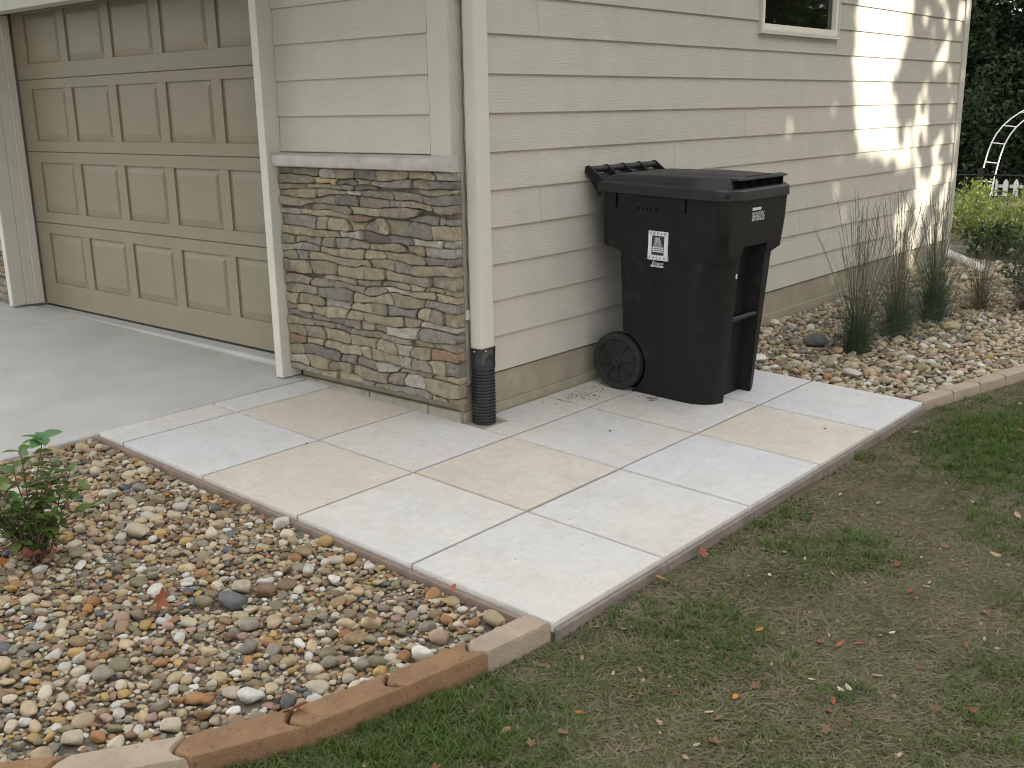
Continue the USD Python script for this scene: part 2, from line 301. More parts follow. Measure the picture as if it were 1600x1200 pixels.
# ------------------------------------------------------------------ house
house = thing('house', 'beige lap-sided house corner with stone wainscot and tan garage door', 'house')
ZB, DZ = .20, .1736
TOPZ = 2.72
YE = 6.63
DL, DR = -4.38, -1.30                                        # garage opening
DTOP = 2.12
# foundation
fnd = obj('foundation', cat_([box(-1.20, .0, .02, .22, -.5, .165), box(-.2, .0, .2205, YE-.05, -.5, .19)]), mt['foundation'], house)
ledges = []
x = -1.21
rs = random.Random(3)
for w in (.16, .42, .42, .24):                               # painted blocks at the foot of the stone wall
    obj('foundation_block', box(x+.003, min(x+w, .008)-.003, -.012, .0195, -.4, .052, .004), mt['block'], fnd); x += w
obj('footing_ledge', box(.0, .016, .012, YE-.06, -.5, .043, .004), mt['foundation'], fnd)
# core walls
side = obj('side_wall', box(-.15, -.012, .10, YE-.02, .17, TOPZ), mt['siding'], house)
frontw = obj('front_wall', box(-1.22, -.02, .02, .0995, .17, TOPZ), mt['siding'], house)
backw = obj('back_wall', cat_([box(-8.6, -.1505, YE-.15, YE-.02, -.4, TOPZ), box(-8.6, -8.45, .1, YE-.1505, -.4, TOPZ)]), mt['siding'], house)
# side lap siding
WY0, WY1, WZ0, WZ1 = 2.765, 3.90, 1.872, 3.1                 # window casing outline (top above the eave line is cut)
WZ1 = 2.60
def lap_y(y0, y1, zb, zt_):
    xb, xt, th = .015, .0005, .0085
    prof = [(xb-th, zb), (xb-.0015, zb), (xb, zb+.002), (xt+.0015, zt_), (xt-.006, zt_)]
    return hull([(px, y, pz) for y in (y0, y1) for px, pz in prof])
JOINTS = {9: [.595, 4.4], 8: [5.2], 7: [3.40], 6: [2.64], 5: [1.82], 4: [.60, 4.9], 3: [5.6], 2: [3.47], 1: [4.05], 0: [1.9, 5.1], 10: [2.1], 11: [4.6], 12: [1.3], 13: [3.3]}
YS0, YS1 = .071, YE-.125
for k in range(15):
    zb = ZB+k*DZ; ztp = min(zb+DZ+.012, TOPZ)
    if zb > TOPZ-.05: break
    cuts = [YS0]+sorted(JOINTS.get(k, []))+[YS1]
    for a, b in zip(cuts, cuts[1:]):
        segs = [(a, b)]
        if zb+DZ > WZ0 and zb < WZ1:
            if zb < WZ0-.03:                                 # notched course under the window: keep whole but stop below the sill
                pass
            segs = []
            if a < WY0: segs.append((a, min(b, WY0-.003)))
            if b > WY1: segs.append((max(a, WY1+.003), b))
            if zb < WZ0-.02:
                lo, hi = max(a, WY0), min(b, WY1)
                if hi > lo:
                    obj('siding_board', lap_y(lo-.003, hi+.003, zb, WZ0-.002), mt['siding'], side)
        for s0, s1 in segs:
            if s1-s0 > .02: obj('siding_board', lap_y(s0+.0012, s1-.0012, zb, ztp), mt['siding'], side)
# front lap siding
def lap_x(x0, x1, zb, zt_):
    yb, yt, th = -.014, -.001, .0085
    prof = [(yb+th, zb), (yb+.0015, zb), (yb, zb+.002), (yt-.0015, zt_), (yt+.006, zt_)]
    return hull([(x, py, pz) for x in (x0, x1) for py, pz in prof])
for k in range(6, 15):
    zb = max(ZB+k*DZ, 1.238); ztp = min(ZB+(k+1)*DZ+.012, TOPZ)
    if zb > TOPZ-.05: break
    obj('siding_board', lap_x(-1.218, -.1265, zb, ztp), mt['siding_front'], frontw)
# corner boards
obj('corner_board', box(-.125, .0045, -.0145, .012, .17, TOPZ, .003), mt['board'], house)
obj('corner_board', box(-.018, .0055, .0125, .069, .17, TOPZ, .003), mt['board'], house)
obj('corner_board', box(-.018, .021, YE-.122, YE, .10, TOPZ, .003), mt['board'], house)
# stone veneer
def ledge_wall(parent_name, X0, X1, Z0, Z1, Yf, seed, slope0=0.):
    r = np.random.default_rng(seed); rs_ = random.Random(seed)
    ven = obj(parent_name, box(X0+.004, X1-.006, Yf+.018, .0185 if X0 > -2 else .05, Z0+.004, Z1-.002), mt['mortar'], house)
    hs = []
    while sum(hs) < Z1-Z0-.03: hs.append(rs_.choice([.028, .032, .036, .040, .044, .048, .056]))
    hs = np.array(hs)*(Z1-Z0)/sum(hs); zs = Z0+np.r_[0, np.cumsum(hs)]
    nb = len(zs)
    def bnd(k, xs):
        if k == 0 or k == nb-1: return np.full_like(xs, zs[k], float) + (slope0*(X1-xs) if k == 0 else 0)
        p = np.stack([xs*5.5+k*17.3, xs*0+k*3.1, xs*0], -1); p2 = np.stack([xs*19+k*7.7, xs*0+k*1.7, xs*0], -1)
        return zs[k] + .034*(meshkit.noise(p, seed)-.5) + .011*(meshkit.noise(p2, seed+1)-.5)
    G = .0010
    def stone(xa0, xa1, xb0, xb1, zlo, zhi, k):
        """xa: left edge at (bottom, top); xb: right edge"""
        t = np.linspace(0, 1, 6)
        xl = xa0+(xb0-xa0)*t; xh = xa1+(xb1-xa1)*t
        lo = np.c_[xl, zlo(xl)+G]; hi = np.c_[xh, zhi(xh)-G][::-1]
        if (hi[::-1, 1]-lo[:, 1]).min() < .012: return
        lo[0, 0] += G; hi[-1, 0] += G; lo[-1, 0] -= G; hi[0, 0] -= G
        P = np.vstack([lo, [[lo[-1, 0]+rs_.uniform(-.003, .002), (lo[-1, 1]+hi[0, 1])/2]], hi, [[lo[0, 0]+rs_.uniform(-.002, .003), (lo[0, 1]+hi[-1, 1])/2]]])
        for i_ in (0, 5, 7, 12):                              # knock the corners off
            P[i_] += (P.mean(0)-P[i_])*np.array([.04, .13])*rs_.uniform(.1, 1.3)
        P += r.normal(0, .0011, P.shape)
        c = P.mean(0); yf = Yf + rs_.uniform(-.010, .010); tx, tz = rs_.uniform(-.05, .05), rs_.uniform(-.10, .12)
        def ring(ins, y):
            d = c-P; L = np.linalg.norm(d, axis=1, keepdims=True); Q = P+d/L*np.minimum(ins*(1+.5*r.random((len(P), 1))), L*.5)
            return np.c_[Q[:, 0], y + tx*(Q[:, 0]-c[0]) + tz*(Q[:, 1]-c[1]) + r.normal(0, .0012, len(P)), Q[:, 1]]
        rings = [ring(0, .012 if X0 > -2 else yf+.05), ring(0, yf+.005), ring(.0018, yf+.0012), ring(.005, yf-.0005), ring(.014, yf-.0012)]
        obj('stone', loft(rings), mt_stone[rs_.choices(range(10), [24, 9, 14, 3, 3, 1, 5, 24, 5, 18])[0]], ven, smooth=42)
    for k in range(nb-1):
        x = X0; first = True; h = zs[k+1]-zs[k]; sl = 0.
        while x < X1-.01:
            w = rs_.choice([.08, .10, .12, .14, .16, .19, .23])*(1.2 if h < .05 else .92)
            if X1-(x+w) < .06: w = X1-x
            e = rs_.uniform(-.014, .014) if x+w < X1-.01 else 0.
            lo, hi = (lambda q, k=k: bnd(k, q)), (lambda q, k=k: bnd(k+1, q))
            args = (x-sl, x+sl, x+w-e, x+w+e)
            if h > .062 and rs_.random() < .3:
                f = rs_.uniform(.4, .6); g = rs_.uniform(-.12, .12)
                mid = lambda q, a=x, w=w: lo(q)*(1-f-g*((q-a)/w-.5))+hi(q)*(f+g*((q-a)/w-.5))
                stone(*args, lo, mid, k); stone(*args, mid, hi, k)
            else:
                stone(*args, lo, hi, k)
            x += w; sl = e
    return ven
ledge_wall('stone_veneer', -1.222, .034, .095, 1.166, -.043, 11)
# cap
def cap(x0, x1, yf):
    prof = [(yf+.02, 1.1665), (yf+.004, 1.172), (yf-.002, 1.195), (yf, 1.222), (yf+.006, 1.2285), (-.0145, 1.237), (-.0145, 1.1665)]
    xs = np.linspace(x0, x1, 60); r = np.random.default_rng(4); rings = []
    for x in xs:
        p = np.array(prof); q = np.c_[np.full(len(p), x), p]
        jag = .011*meshkit.noise(np.array([x*13., 0, 3.]), 2)
        q[0, 1] += jag; q[1, 1] += jag*.8; q[2, 1] += jag*.3
        rings.append(q)
    return loft(rings)
obj('stone_cap', cap(-1.219, .047, -.080), mt['cap'], house, smooth=35)
# garage trims and door
obj('door_trim', box(-1.282, -1.222, -.10, .03, .048, DTOP+.06, .003), mt['trim'], house)
obj('door_jamb', box(-1.30, -1.2825, -.05, .22, .05, DTOP, .002), mt['trim'], house)
obj('door_trim', box(DL-.062, DL-.002, -.10, .0, .102, DTOP+.06, .003), mt['trim'], house)
obj('door_jamb', cat_([box(DL-.04, DL, .003, .07, .10, DTOP, .003), box(DL-.04, DL+.012, .0715, .13, .10, DTOP, .003)]), mt['trim'], house)
obj('door_header', box(DL, -1.2825, -.10, .02, DTOP-.01, DTOP+.13, .003), mt['trim'], house)
obj('front_wall', box(-8.6, -1.2225, .0205, .2, DTOP+.12, TOPZ), mt['siding_front'], house)
obj('front_wall', box(-8.6, DL-.065, .055, .2, -.3, DTOP+.118), mt['siding_front'], house)
for k in range(11, 15):
    zb = max(ZB+k*DZ, DTOP+.132); ztp = min(ZB+(k+1)*DZ+.012, TOPZ)
    if zb > TOPZ-.05: break
    obj('siding_board', lap_x(-8.6, -1.2825, zb, ztp), mt['siding_front'], frontw)
for k in range(6, 13):
    zb = max(ZB+k*DZ, 1.238); ztp = min(ZB+(k+1)*DZ+.012, DTOP+.131)
    if zb < DTOP+.1: obj('siding_board', lap_x(-8.6, DL-.064, zb, ztp), mt['siding_front'], frontw)
DY = .15
door = obj('garage_door', box(DL, DR, DY+.014, DY+.05, .09, DTOP+.05), mt['door'], house)
seams = [.092, .697, 1.197, 1.687, 2.19]
pz = [(.262, .622), (.775, 1.122), (1.272, 1.622), (1.79, 2.12)]
px = [(-4.20+.567*c, -4.20+.567*c+.472) for c in range(5)]
for si in range(4):
    z0, z1 = seams[si], seams[si+1]
    parts = []
    bev = .003
    parts.append(box(DL+.002, DR-.002, DY, DY+.0138, z0+.002, pz[si][0], .002)); parts.append(box(DL+.002, DR-.002, DY, DY+.0138, pz[si][1], z1-.002, .002))
    xs = [DL+.002]+[v for p in px for v in p]+[DR-.002]
    for a, b in zip(xs[::2], xs[1::2]):
        parts.append(box(a, b, DY+.0003, DY+.0138, pz[si][0]-.001, pz[si][1]+.001))
    sec = obj('door_section', cat_(parts), mt['door'], door)
    for a, b in px:
        z0p, z1p = pz[si]
        def rr(ins, y): return np.array([(a+ins, y, z0p+ins), (b-ins, y, z0p+ins), (b-ins, y, z1p-ins), (a+ins, y, z1p-ins)])
        obj('door_panel', loft([rr(.0, DY+.0137), rr(.006, DY+.013), rr(.012, DY+.0125), rr(.042, DY+.0035), rr(.047, DY+.003)]), mt['door'], sec)
obj('door_seal', box(DL+.01, DR, DY+.004, DY+.03, .076, .0898), mt['black_metal'], door)
obj('garage_sill', hull([(x, y, z) for x in (DL-.03, -1.29) for (y, z) in ((.062, -.1), (.062, .072), (.068, .078), (.24, .082), (.24, -.1))]), mt['driveway'], house)
# stone wall left of the garage
ledge_wall('stone_veneer', -5.3, DL-.064, .12, 1.166, -.043, 23)
obj('stone_cap', trimesh.Trimesh(cap(-5.3, DL-.064, -.080).vertices, cap(-5.3, DL-.064, -.080).faces, process=False), mt['cap'], house, smooth=35)
obj('foundation', box(-5.3, DL-.07, -.012, .054, -.3, .118), mt['block'], house)
# window
win = thing('window', parent=house)
def frame(y0, y1, z0, z1, w, xf, xb, c=.002):
    return cat_([box(xb, xf, y0, y1, z0, z0+w, c), box(xb, xf, y0, y1, z1-w, z1, c), box(xb, xf-.0006, y0, y0+w, z0+w-.001, z1-w+.001, c), box(xb, xf-.0006, y1-w, y1, z0+w-.001, z1-w+.001, c)])
obj('casing', frame(WY0, WY1, WZ0, WZ1, .014, .032, -.02), mt['downspout'], win)
fr = obj('frame', frame(WY0+.0145, WY1-.0145, WZ0+.0145, WZ1-.0145, .036, .024, -.03), mt['window_frame'], win)
obj('pane', box(-.012, -.008, WY0+.051, WY1-.051, WZ0+.051, WZ1-.051), mt['glass'], win)
obj('sill_flashing', box(-.01, .04, WY0-.012, WY1+.012, WZ0-.012, WZ0-.001, .002), mt['downspout'], win)
# a real opening: dark room box behind the pane (wall core is behind, so the pane sits on a shallow dark recess)
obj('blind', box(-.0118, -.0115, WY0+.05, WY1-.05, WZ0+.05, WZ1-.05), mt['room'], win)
# downspout
dsp = obj('downspout', None or (lambda: (lambda ring: loft([ring(.345), ring(.36), ring(TOPZ-.12), ring(TOPZ-.1)]))(
    lambda z: np.array([(.065+.0355*cx+.0 + r_*math.cos(a), .0935+.0495*cy + r_*math.sin(a), z) for (cx, cy, a0) in ((.62, .72, 0), (-.62, .72, 90), (-.62, -.72, 180), (.62, -.72, 270)) for r_ in (.0138,) for a in np.radians([a0, a0+30, a0+60, a0+90])])))(), mt['downspout'], house, smooth=32)
obj('strap', cat_([box(.004, .028, .03, .062, .49, .535, .002)]), mt['trim'], dsp)
obj('strap', box(.004, .028, .03, .062, 1.9, 1.945, .002), mt['trim'], dsp)
cp = np.array([.070, .088])
def circ(r, z, n=28): return np.array([(cp[0]+r*math.cos(a), cp[1]+r*math.sin(a), z) for a in np.arange(n)*2*PI/n])
def sqr(hx, hy, z, n=28):
    o = []
    for a in np.arange(n)*2*PI/n:
        c_, s_ = math.cos(a), math.sin(a); p = 7; k = (abs(c_)**p+abs(s_)**p)**(-1/p); o.append((.066+hx*c_*k, .0935+hy*s_*k, z))
    return np.array(o)
rings = []
z = -.01
rib = .0155
while z < .268:
    rings += [circ(.049, z), circ(.0495, z+rib*.2), circ(.0565, z+rib*.35), circ(.0575, z+rib*.55), circ(.0565, z+rib*.75), circ(.0495, z+rib*.9)]; z += rib
pipe = obj('corrugated_pipe', loft(rings), mt['pipe'], house, smooth=40)
obj('adapter', loft([circ(.0500, z-.004), circ(.0585, z-.002), circ(.059, z+.022), circ(.0565, z+.026), sqr(.041, .054, z+.06), sqr(.041, .055, z+.088), sqr(.0395, .0535, z+.09)]), mt['pipe'], pipe, smooth=40)
for (sx, sy, sz) in ((.064, .036, z+.076), (.11, .065, z+.079)):
    s_ = trimesh.creation.icosphere(1, .0042); s_.apply_translation((sx, sy, sz)); obj('screw', s_, mt['screw'], pipe, smooth=True)
# roof
ov, RZ = .35, TOPZ+.0
x0, x1, y0, y1 = -8.6-ov, ov-.05, -.85, YE+ov
ridge = [(-4.3, 2.9, RZ+1.9), (-4.3, 3.7, RZ+1.9)]
base_ = [(x, y, z_) for x in (x0, x1) for y in (y0, y1) for z_ in (RZ+.13, RZ+.145)]
obj('roof', hull(base_+ridge), mt['roof'], house)
obj('soffit', box(x0+.01, x1-.01, y0+.01, y1-.01, RZ+.001, RZ+.012), mt['soffit'], house)
obj('fascia', cat_([box(x1-.012, x1+.01, y0, y1, RZ-.01, RZ+.129), box(x0, x1-.0125, y0-.01, y0+.012, RZ-.01, RZ+.129)]), mt['trim'], house)

# ------------------------------------------------------------------ bin
BY = 1.263
bn = UsdGeom.Xform.Define(stage, pth('waste_bin'))
bn.AddTranslateOp().Set(Gf.Vec3d(0, 0, 0.001)); bn.AddRotateYOp().Set(2.08)
bn = keys(bn, 'large black wheeled waste bin with closed lid standing against the side wall', 'waste bin')
def rrect(x0, x1, hy, rb, rf, z, n=7):
    """outline, rear corners radius rb, front corners radius rf"""
    o = []
    for (cx, cy, r, a0) in ((x1-rf, hy-rf, rf, 0), (x0+rb, hy-rb, rb, 90), (x0+rb, -hy+rb, rb, 180), (x1-rf, -hy+rf, rf, 270)):
        for a in np.radians(np.linspace(a0, a0+90, n)): o.append((cx+r*math.cos(a), BY+cy+r*math.sin(a), z))
    return np.array(o)
def man(mesh): return m3.Manifold(m3.Mesh(np.asarray(mesh.vertices, np.float32), np.asarray(mesh.faces, np.uint32)))
def lerp(a, b, t): return a+(b-a)*t
body_r = []
for z_ in (.0, .012, .2, .45, .70, .735):
    t = z_/.74
    body_r.append(rrect(lerp(.235, .20, t)+(.006 if z_ == 0 else 0), lerp(.765, .795, t), lerp(.277, .322, t)-(.006 if z_ == 0 else 0), .05, lerp(.15, .165, t), z_))
body_r += [rrect(.10, .805, .328, .05, .075, .762), rrect(.095, .815, .332, .05, .07, .90), rrect(.09, .818, .335, .05, .07, 1.055)]
body = man(loft(body_r))
rec = man(hull([(x, BY+s*h, z_) for s in (-1, 1) for (x, h, z_) in ((.70, .135, -.05), (.90, .148, -.05), (.715, .115, .79), (.95, .132, .80), (.715, .112, .76), (.95, .14, .72))]))
body = body - rec
wl_ = trimesh.creation.cylinder(radius=.168, height=.17, sections=40); wl_.apply_transform(trimesh.transformations.rotation_matrix(PI/2, [1, 0, 0]))
for s in (-1, 1):
    w_ = wl_.copy(); w_.apply_translation((.215, BY+s*.30, .152)); body = body - man(w_)
    body = body - man(box(.0, .24, BY+s*.30-.085, BY+s*.30+.085, -.05, .17))
# vertical slots, little vent holes
slots = [(.20, .98, .055), (.60, 1.0, .085)]
for (x, zc, h) in slots:
    body = body - man(box(x-.006, x+.006, BY-.40, BY-.320, zc-h/2, zc+h/2+.03))
for k in range(5):
    body = body - man(box(.325+k*.026, .335+k*.026, BY-.40, BY-.322, .955, .965))
bb = obj('body', tm(body), mt['bin'], bn, smooth=30)
obj('lift_bar', tube([(.765, BY-.142, .425), (.765, BY+.142, .425)], .0125, 12), mt['lid'], bn, smooth=40)
# lid
def lidpoly(ins, z_, x0=.085, x1=.853, zb=None):
    p = np.array([(x0+ins, -.345+ins), (.745, -.347+ins), (.785-ins*.3, -.332+ins), (x1-ins-.012, -.255+ins*.3), (x1-ins, -.23), (x1-ins, .23), (x1-ins-.012, .255-ins*.3), (.785-ins*.3, .332-ins), (.745, .347-ins), (x0+ins, .345-ins)])
    return np.c_[p[:, 0], p[:, 1]+BY, np.full(len(p), z_) if np.ndim(z_) == 0 else z_]
lid = obj('lid', loft([lidpoly(.012, 1.030), lidpoly(.002, 1.026), lidpoly(.0, 1.030), lidpoly(.003, 1.070), lidpoly(.010, 1.076), lidpoly(.028, 1.080)]), mt['lid'], bn, smooth=35)
def dome(x): return 1.080 + .030*np.clip((x-.07)/.05, 0, 1) + .014*np.sin(np.clip((x-.1)/.75, 0, 1)*PI*.62)
nx_, ny_ = 28, 20
V = []; XX = np.linspace(.105, .80, nx_)
for x in XX:
    taper = .310 - .055*max(0, (x-.62)/.195)**1.0
    for yv in np.linspace(-1, 1, ny_):
        e = max(0, abs(yv)-.8)/.2
        z_ = 1.079+(dome(x)-1.079)*(1-e**2.2)
        if x > .36 and abs(yv) < .62: z_ += .010*min(1, (x-.36)/.12)*min(1, (.62-abs(yv))/.14)
        V.append((x, BY+yv*taper, z_))
i = np.arange(nx_*ny_).reshape(nx_, ny_)
q = np.stack([i[:-1, :-1], i[1:, :-1], i[1:, 1:], i[:-1, 1:]], -1).reshape(-1, 4)
V = np.array(V); nV = len(V); edge = np.r_[i[0, :], i[1:, -1], i[-1, -2::-1], i[-2:0:-1, 0]]
low = V[edge].copy(); low[:, 2] = 1.072
Vd = np.vstack([V, low]); sk = [(edge[a], edge[(a+1) % len(edge)], nV+(a+1) % len(edge), nV+a) for a in range(len(edge))]
obj('lid_panel', (Vd, np.vstack([q, np.array(sk)[:, ::-1]])), mt['lid'], lid, smooth=28)
for k in range(5):                                           # ribs of the finger slot at the front of the lid
    yv = -.2+k*.1
    obj('slot_rib', box(.801, .825, BY+yv-.004, BY+yv+.004, 1.080, 1.122, .001), mt['slot'], lid)
obj('slot_roof', hull([(x, BY+s*.255*(1 if x < .8 else .96), z_) for s in (-1, 1) for (x, z_) in ((.785, 1.118), (.785, 1.130), (.828, 1.118), (.826, 1.126))]), mt['lid'], lid)
obj('slot_back', box(.8005, .8025, BY-.252, BY+.252, 1.079, 1.1175), mt['slot'], lid)
# handle
hb = obj('handle', tube([(.0, BY-.305, 1.125), (.0, BY+.305, 1.125)], .0165, 14), mt['lid'], bn, smooth=40)
for yv in (-.305, -.15, .0, .15, .305):
    obj('handle_rib', hull([(x, BY+yv+s*.006, z_) for s in (-1, 1) for (x, z_) in ((-.022, 1.118), (-.018, 1.142), (.0, 1.147), (.018, 1.135), (.10, 1.08), (.10, 1.03), (.07, 1.0))]), mt['bin'], hb)
obj('handle_plate', hull([(x, BY+s*.30, z_) for s in (-1, 1) for (x, z_) in ((.02, 1.105), (.09, 1.06), (.09, 1.05), (.02, 1.095))]), mt['bin'], hb)
# wheels
for s in (-1, 1):
    yo, yi = BY+s*.305, BY+s*.245
    prof = [(.0, .012), (.018, .014), (.030, .010), (.034, -.004), (.112, -.010), (.118, .0), (.128, .004), (.146, .001), (.152, -.008), (.152, -.045), (.146, -.055), (.0, -.055)]
    ringsw = [np.array([(.215+max(r, 1e-4)*math.cos(a), yo+s*o, .152+max(r, 1e-4)*math.sin(a)) for a in np.arange(40)*2*PI/40]) for r, o in prof]
    wh = obj('wheel', loft(ringsw), mt['rubber'], bn, smooth=35)
    for k in range(8):
        a = k*PI/4+.2
        obj('spoke', hull([(.215+rr_*math.cos(a)+dd*math.sin(a), yo+s*oo, .152+rr_*math.sin(a)-dd*math.cos(a)) for rr_, oo in ((.03, .004), (.115, -.002), (.03, -.012), (.115, -.012)) for dd in (-.004, .004)]), mt['rubber'], wh)
    hubm = trimesh.creation.cylinder(radius=.014, height=.012, sections=16); hubm.apply_transform(trimesh.transformations.rotation_matrix(PI/2, [1, 0, 0])); hubm.apply_translation((.215, yo+s*.016, .152))
    obj('hub', hubm, mt['lid'], wh, smooth=40)
obj('axle', tube([(.215, BY-.25, .152), (.215, BY+.25, .152)], .011, 10), mt['black_metal'], bn)
# prints
def ysurf(z_): return BY-(lerp(.277, .318, z_/.74) if z_ < .74 else (.345 if z_ > .80 else lerp(.318, .342, (z_-.735)/.04)))
def on_side(mesh, x, z_, y_):                                # mesh in its xy plane, reading +x, laid on the near side
    m_ = mesh.copy(); v = m_.vertices; m_.vertices = np.c_[x+v[:, 0], y_-v[:, 2], z_+v[:, 1]]; return m_
def on_front(mesh, y_, z_, x_):
    m_ = mesh.copy(); v = m_.vertices; m_.vertices = np.c_[x_+v[:, 2], y_+v[:, 0], z_+v[:, 1]]; return m_
SX, SZ, SW, SH = .398, .708, .112, .142                      # sticker
SZ = .715
ys = BY-.3335
pl_ = lambda a, b, c_, d: box(SX+a, SX+b, ys-.0012, ys+.03, SZ+c_, SZ+d)
stk = obj('city_emblem', cat_([pl_(0, .020, .0, SH), pl_(SW-.020, SW, 0, SH), pl_(.02, SW-.02, 0, .024), pl_(.02, SW-.02, SH-.022, SH)]), mt['sticker'], bn)
obj('emblem_picture', box(SX+.022, SX+SW-.022, ys-.0004, ys+.028, SZ+.026, SZ+SH-.024), mt['ink'], stk)
def fit(text, w, h):
    t = meshkit.text_mesh(text, h, .0006); b = t.bounds; t.apply_translation((-b[0][0], -b[0][1], 0)); t.apply_scale((w/(b[1][0]-b[0][0]), h/(b[1][1]-b[0][1]), 1)); return t
def spaced(text, w, h):
    ms = []
    for k, ch in enumerate(text):
        t = fit(ch, w/len(text)*.62, h); t.apply_translation((k*w/len(text)+w/len(text)*.19, 0, 0)); ms.append(t)
    return cat_(ms)
obj('lettering', on_side(spaced('CEDAR', SW-.006, .013), SX+.003, SZ+SH-.018, ys-.0013), mt['ink'], stk)
obj('lettering', on_side(spaced('FALLS', SW-.006, .013), SX+.003, SZ+.005, ys-.0013), mt['ink'], stk)
ia = fit('Iowa', .066, .024); ia.vertices[:, 0] += ia.vertices[:, 1]*.5
obj('lettering', on_side(ia, SX+.020, SZ-.029, ys-.0005), mt['sticker'], stk)
obj('lettering', box(SX+.018, SX+.09, ys-.0012, ys+.02, SZ-.034, SZ-.031), mt['sticker'], stk)
streak = []
for k in range(9):                                           # falling-water strokes fanning out in the picture, wavy bars below
    x_ = SX+.030+k*.0063
    streak.append(hull([(x_+a-(.010 if e else 0)*(k-3)*.35, ys-.0009-d, SZ+z_) for (z_, e) in ((.06, 0), (.112, 1)) for a in (0, .0016) for d in (0, .0004)]))
for k in range(3):
    zz_ = SZ+.040+k*.0095
    for j in range(6):
        xa = SX+.025+j*.0105
        streak.append(hull([(xx_, ys-.0009-d, zv) for xx_, zv in ((xa, zz_), (xa+.0052, zz_+.003), (xa+.0105, zz_), (xa+.0105, zz_+.0042), (xa+.0052, zz_+.007), (xa, zz_+.0042)) for d in (0, .0004)]))
obj('emblem_strokes', cat_(streak), mt['sticker'], stk)
xf = .8168
num = obj('serial_number', on_front(fit('06960016', .125, .044), BY-.075, .915, xf-.0006), mt['sticker'], bn)
num2 = obj('serial_label', box(xf-.006, xf+.0006, BY-.075, BY+.012, .966, .980), mt['sticker'], bn)
lk = trimesh.creation.torus(.008, .0022, 16, 8); lk.apply_transform(trimesh.transformations.rotation_matrix(PI/2, [0, 1, 0])); lk.apply_scale((1, .6, 1.3)); lk.apply_translation((.803, BY-.163, .655))
obj('rivet', lk, mt['sticker'], bn)

# ------------------------------------------------------------------ stone borders
def edger(pts_o, pts_i, m, parent, first=False, up=.012, cc=1):
    """one edging block: outer and inner top edges in plan, rounded (convex) far end, z follows the slope"""
    a, b = np.array(pts_o[0]), np.array(pts_o[1]); c, d = np.array(pts_i[0]), np.array(pts_i[1])
    top = []
    n = 8
    w = np.linalg.norm(b-d)
    dirv = ((b-a)+(d-c)); dirv /= np.linalg.norm(dirv)
    for k in range(n+1):                                      # convex end
        t = k/n; p = b*(1-t)+d*t; top.append(p+dirv*w*.36*math.sin(t*PI))
    for k in range(n+1):                                      # concave start
        t = k/n; p = c*(1-t)+a*t; top.append(p+(0 if first else 1)*dirv*w*.36*math.sin(t*PI)+dirv*.004)
    top = np.array(top); cen = top.mean(0)
    def rg(ins, z_):
        o = []
        for p in top:
            dd = cen-p; L = np.linalg.norm(dd); q_ = p+dd/L*ins; o.append((*q_, zt(q_[0], q_[1])+z_))
        return np.array(o)
    r0 = [rg(-.002, -.13), rg(0., up-.016), rg(.003, up-.006), rg(.008, up-.001), rg(.014, up)]
    V_ = np.vstack(r0); nn = len(top); Fc = []
    for i_ in range(4):
        for k in range(nn):
            p, q_ = i_*nn+k, i_*nn+(k+1) % nn; Fc += [(p, q_, q_+nn), (p, q_+nn, p+nn)]
    o = 4*nn; h_ = n+1                                        # cap as strips between the two ends
    for k in range(n):
        A, B, C_, D_ = o+k, o+k+1, o+h_+(n-k-1), o+h_+(n-k)
        Fc += [(A, B, C_), (A, C_, D_)]
    Fc += []
    return obj('edging_block', trimesh.Trimesh(V_, Fc, process=False), m, parent, smooth=35)
bd = thing('stone_border', 'curved row of tan and orange edging blocks between river gravel and front lawn', 'edging')
O = [(1.523, -1.226), (1.497, -1.478), (1.452, -1.752), (1.398, -2.04), (1.290, -2.305), (1.14, -2.55), (.95, -2.78), (.72, -2.98)]
I = [(1.437, -1.226), (1.413, -1.470), (1.366, -1.735), (1.308, -2.005), (1.205, -2.252), (1.062, -2.487), (.885, -2.705), (.66, -2.90)]
BM = ['pink', 'orange', 'orange', 'orange', 'pink', 'orange', 'pink']
for k in range(7):
    edger((O[k], O[k+1]), (I[k], I[k+1]), mt['edger_'+BM[k]], bd, first=(k == 0))
bd2 = thing('stone_border', 'row of pinkish edging blocks between the far gravel bed and grass', 'edging')
O2 = [(1.527, 1.835), (1.580, 2.10), (1.635, 2.36), (1.69, 2.62), (1.745, 2.88), (1.80, 3.14), (1.86, 3.40), (1.93, 3.66), (2.01, 3.91), (2.10, 4.16)]
for k in range(9):
    (ax, ay), (bx, by_) = O2[k], O2[k+1]
    n_ = np.array([-(by_-ay), bx-ax]); n_ /= np.linalg.norm(n_)
    if k < 8:
        n2_ = np.array([-(O2[k+2][1]-by_), O2[k+2][0]-bx]); n2_ /= np.linalg.norm(n2_)
    edger((O2[k], O2[k+1]), (tuple(np.array(O2[k])+n_*.088), tuple(np.array(O2[k+1])+n2_*.088)), mt['edger_pink'], bd2, first=(k == 0), up=.004)

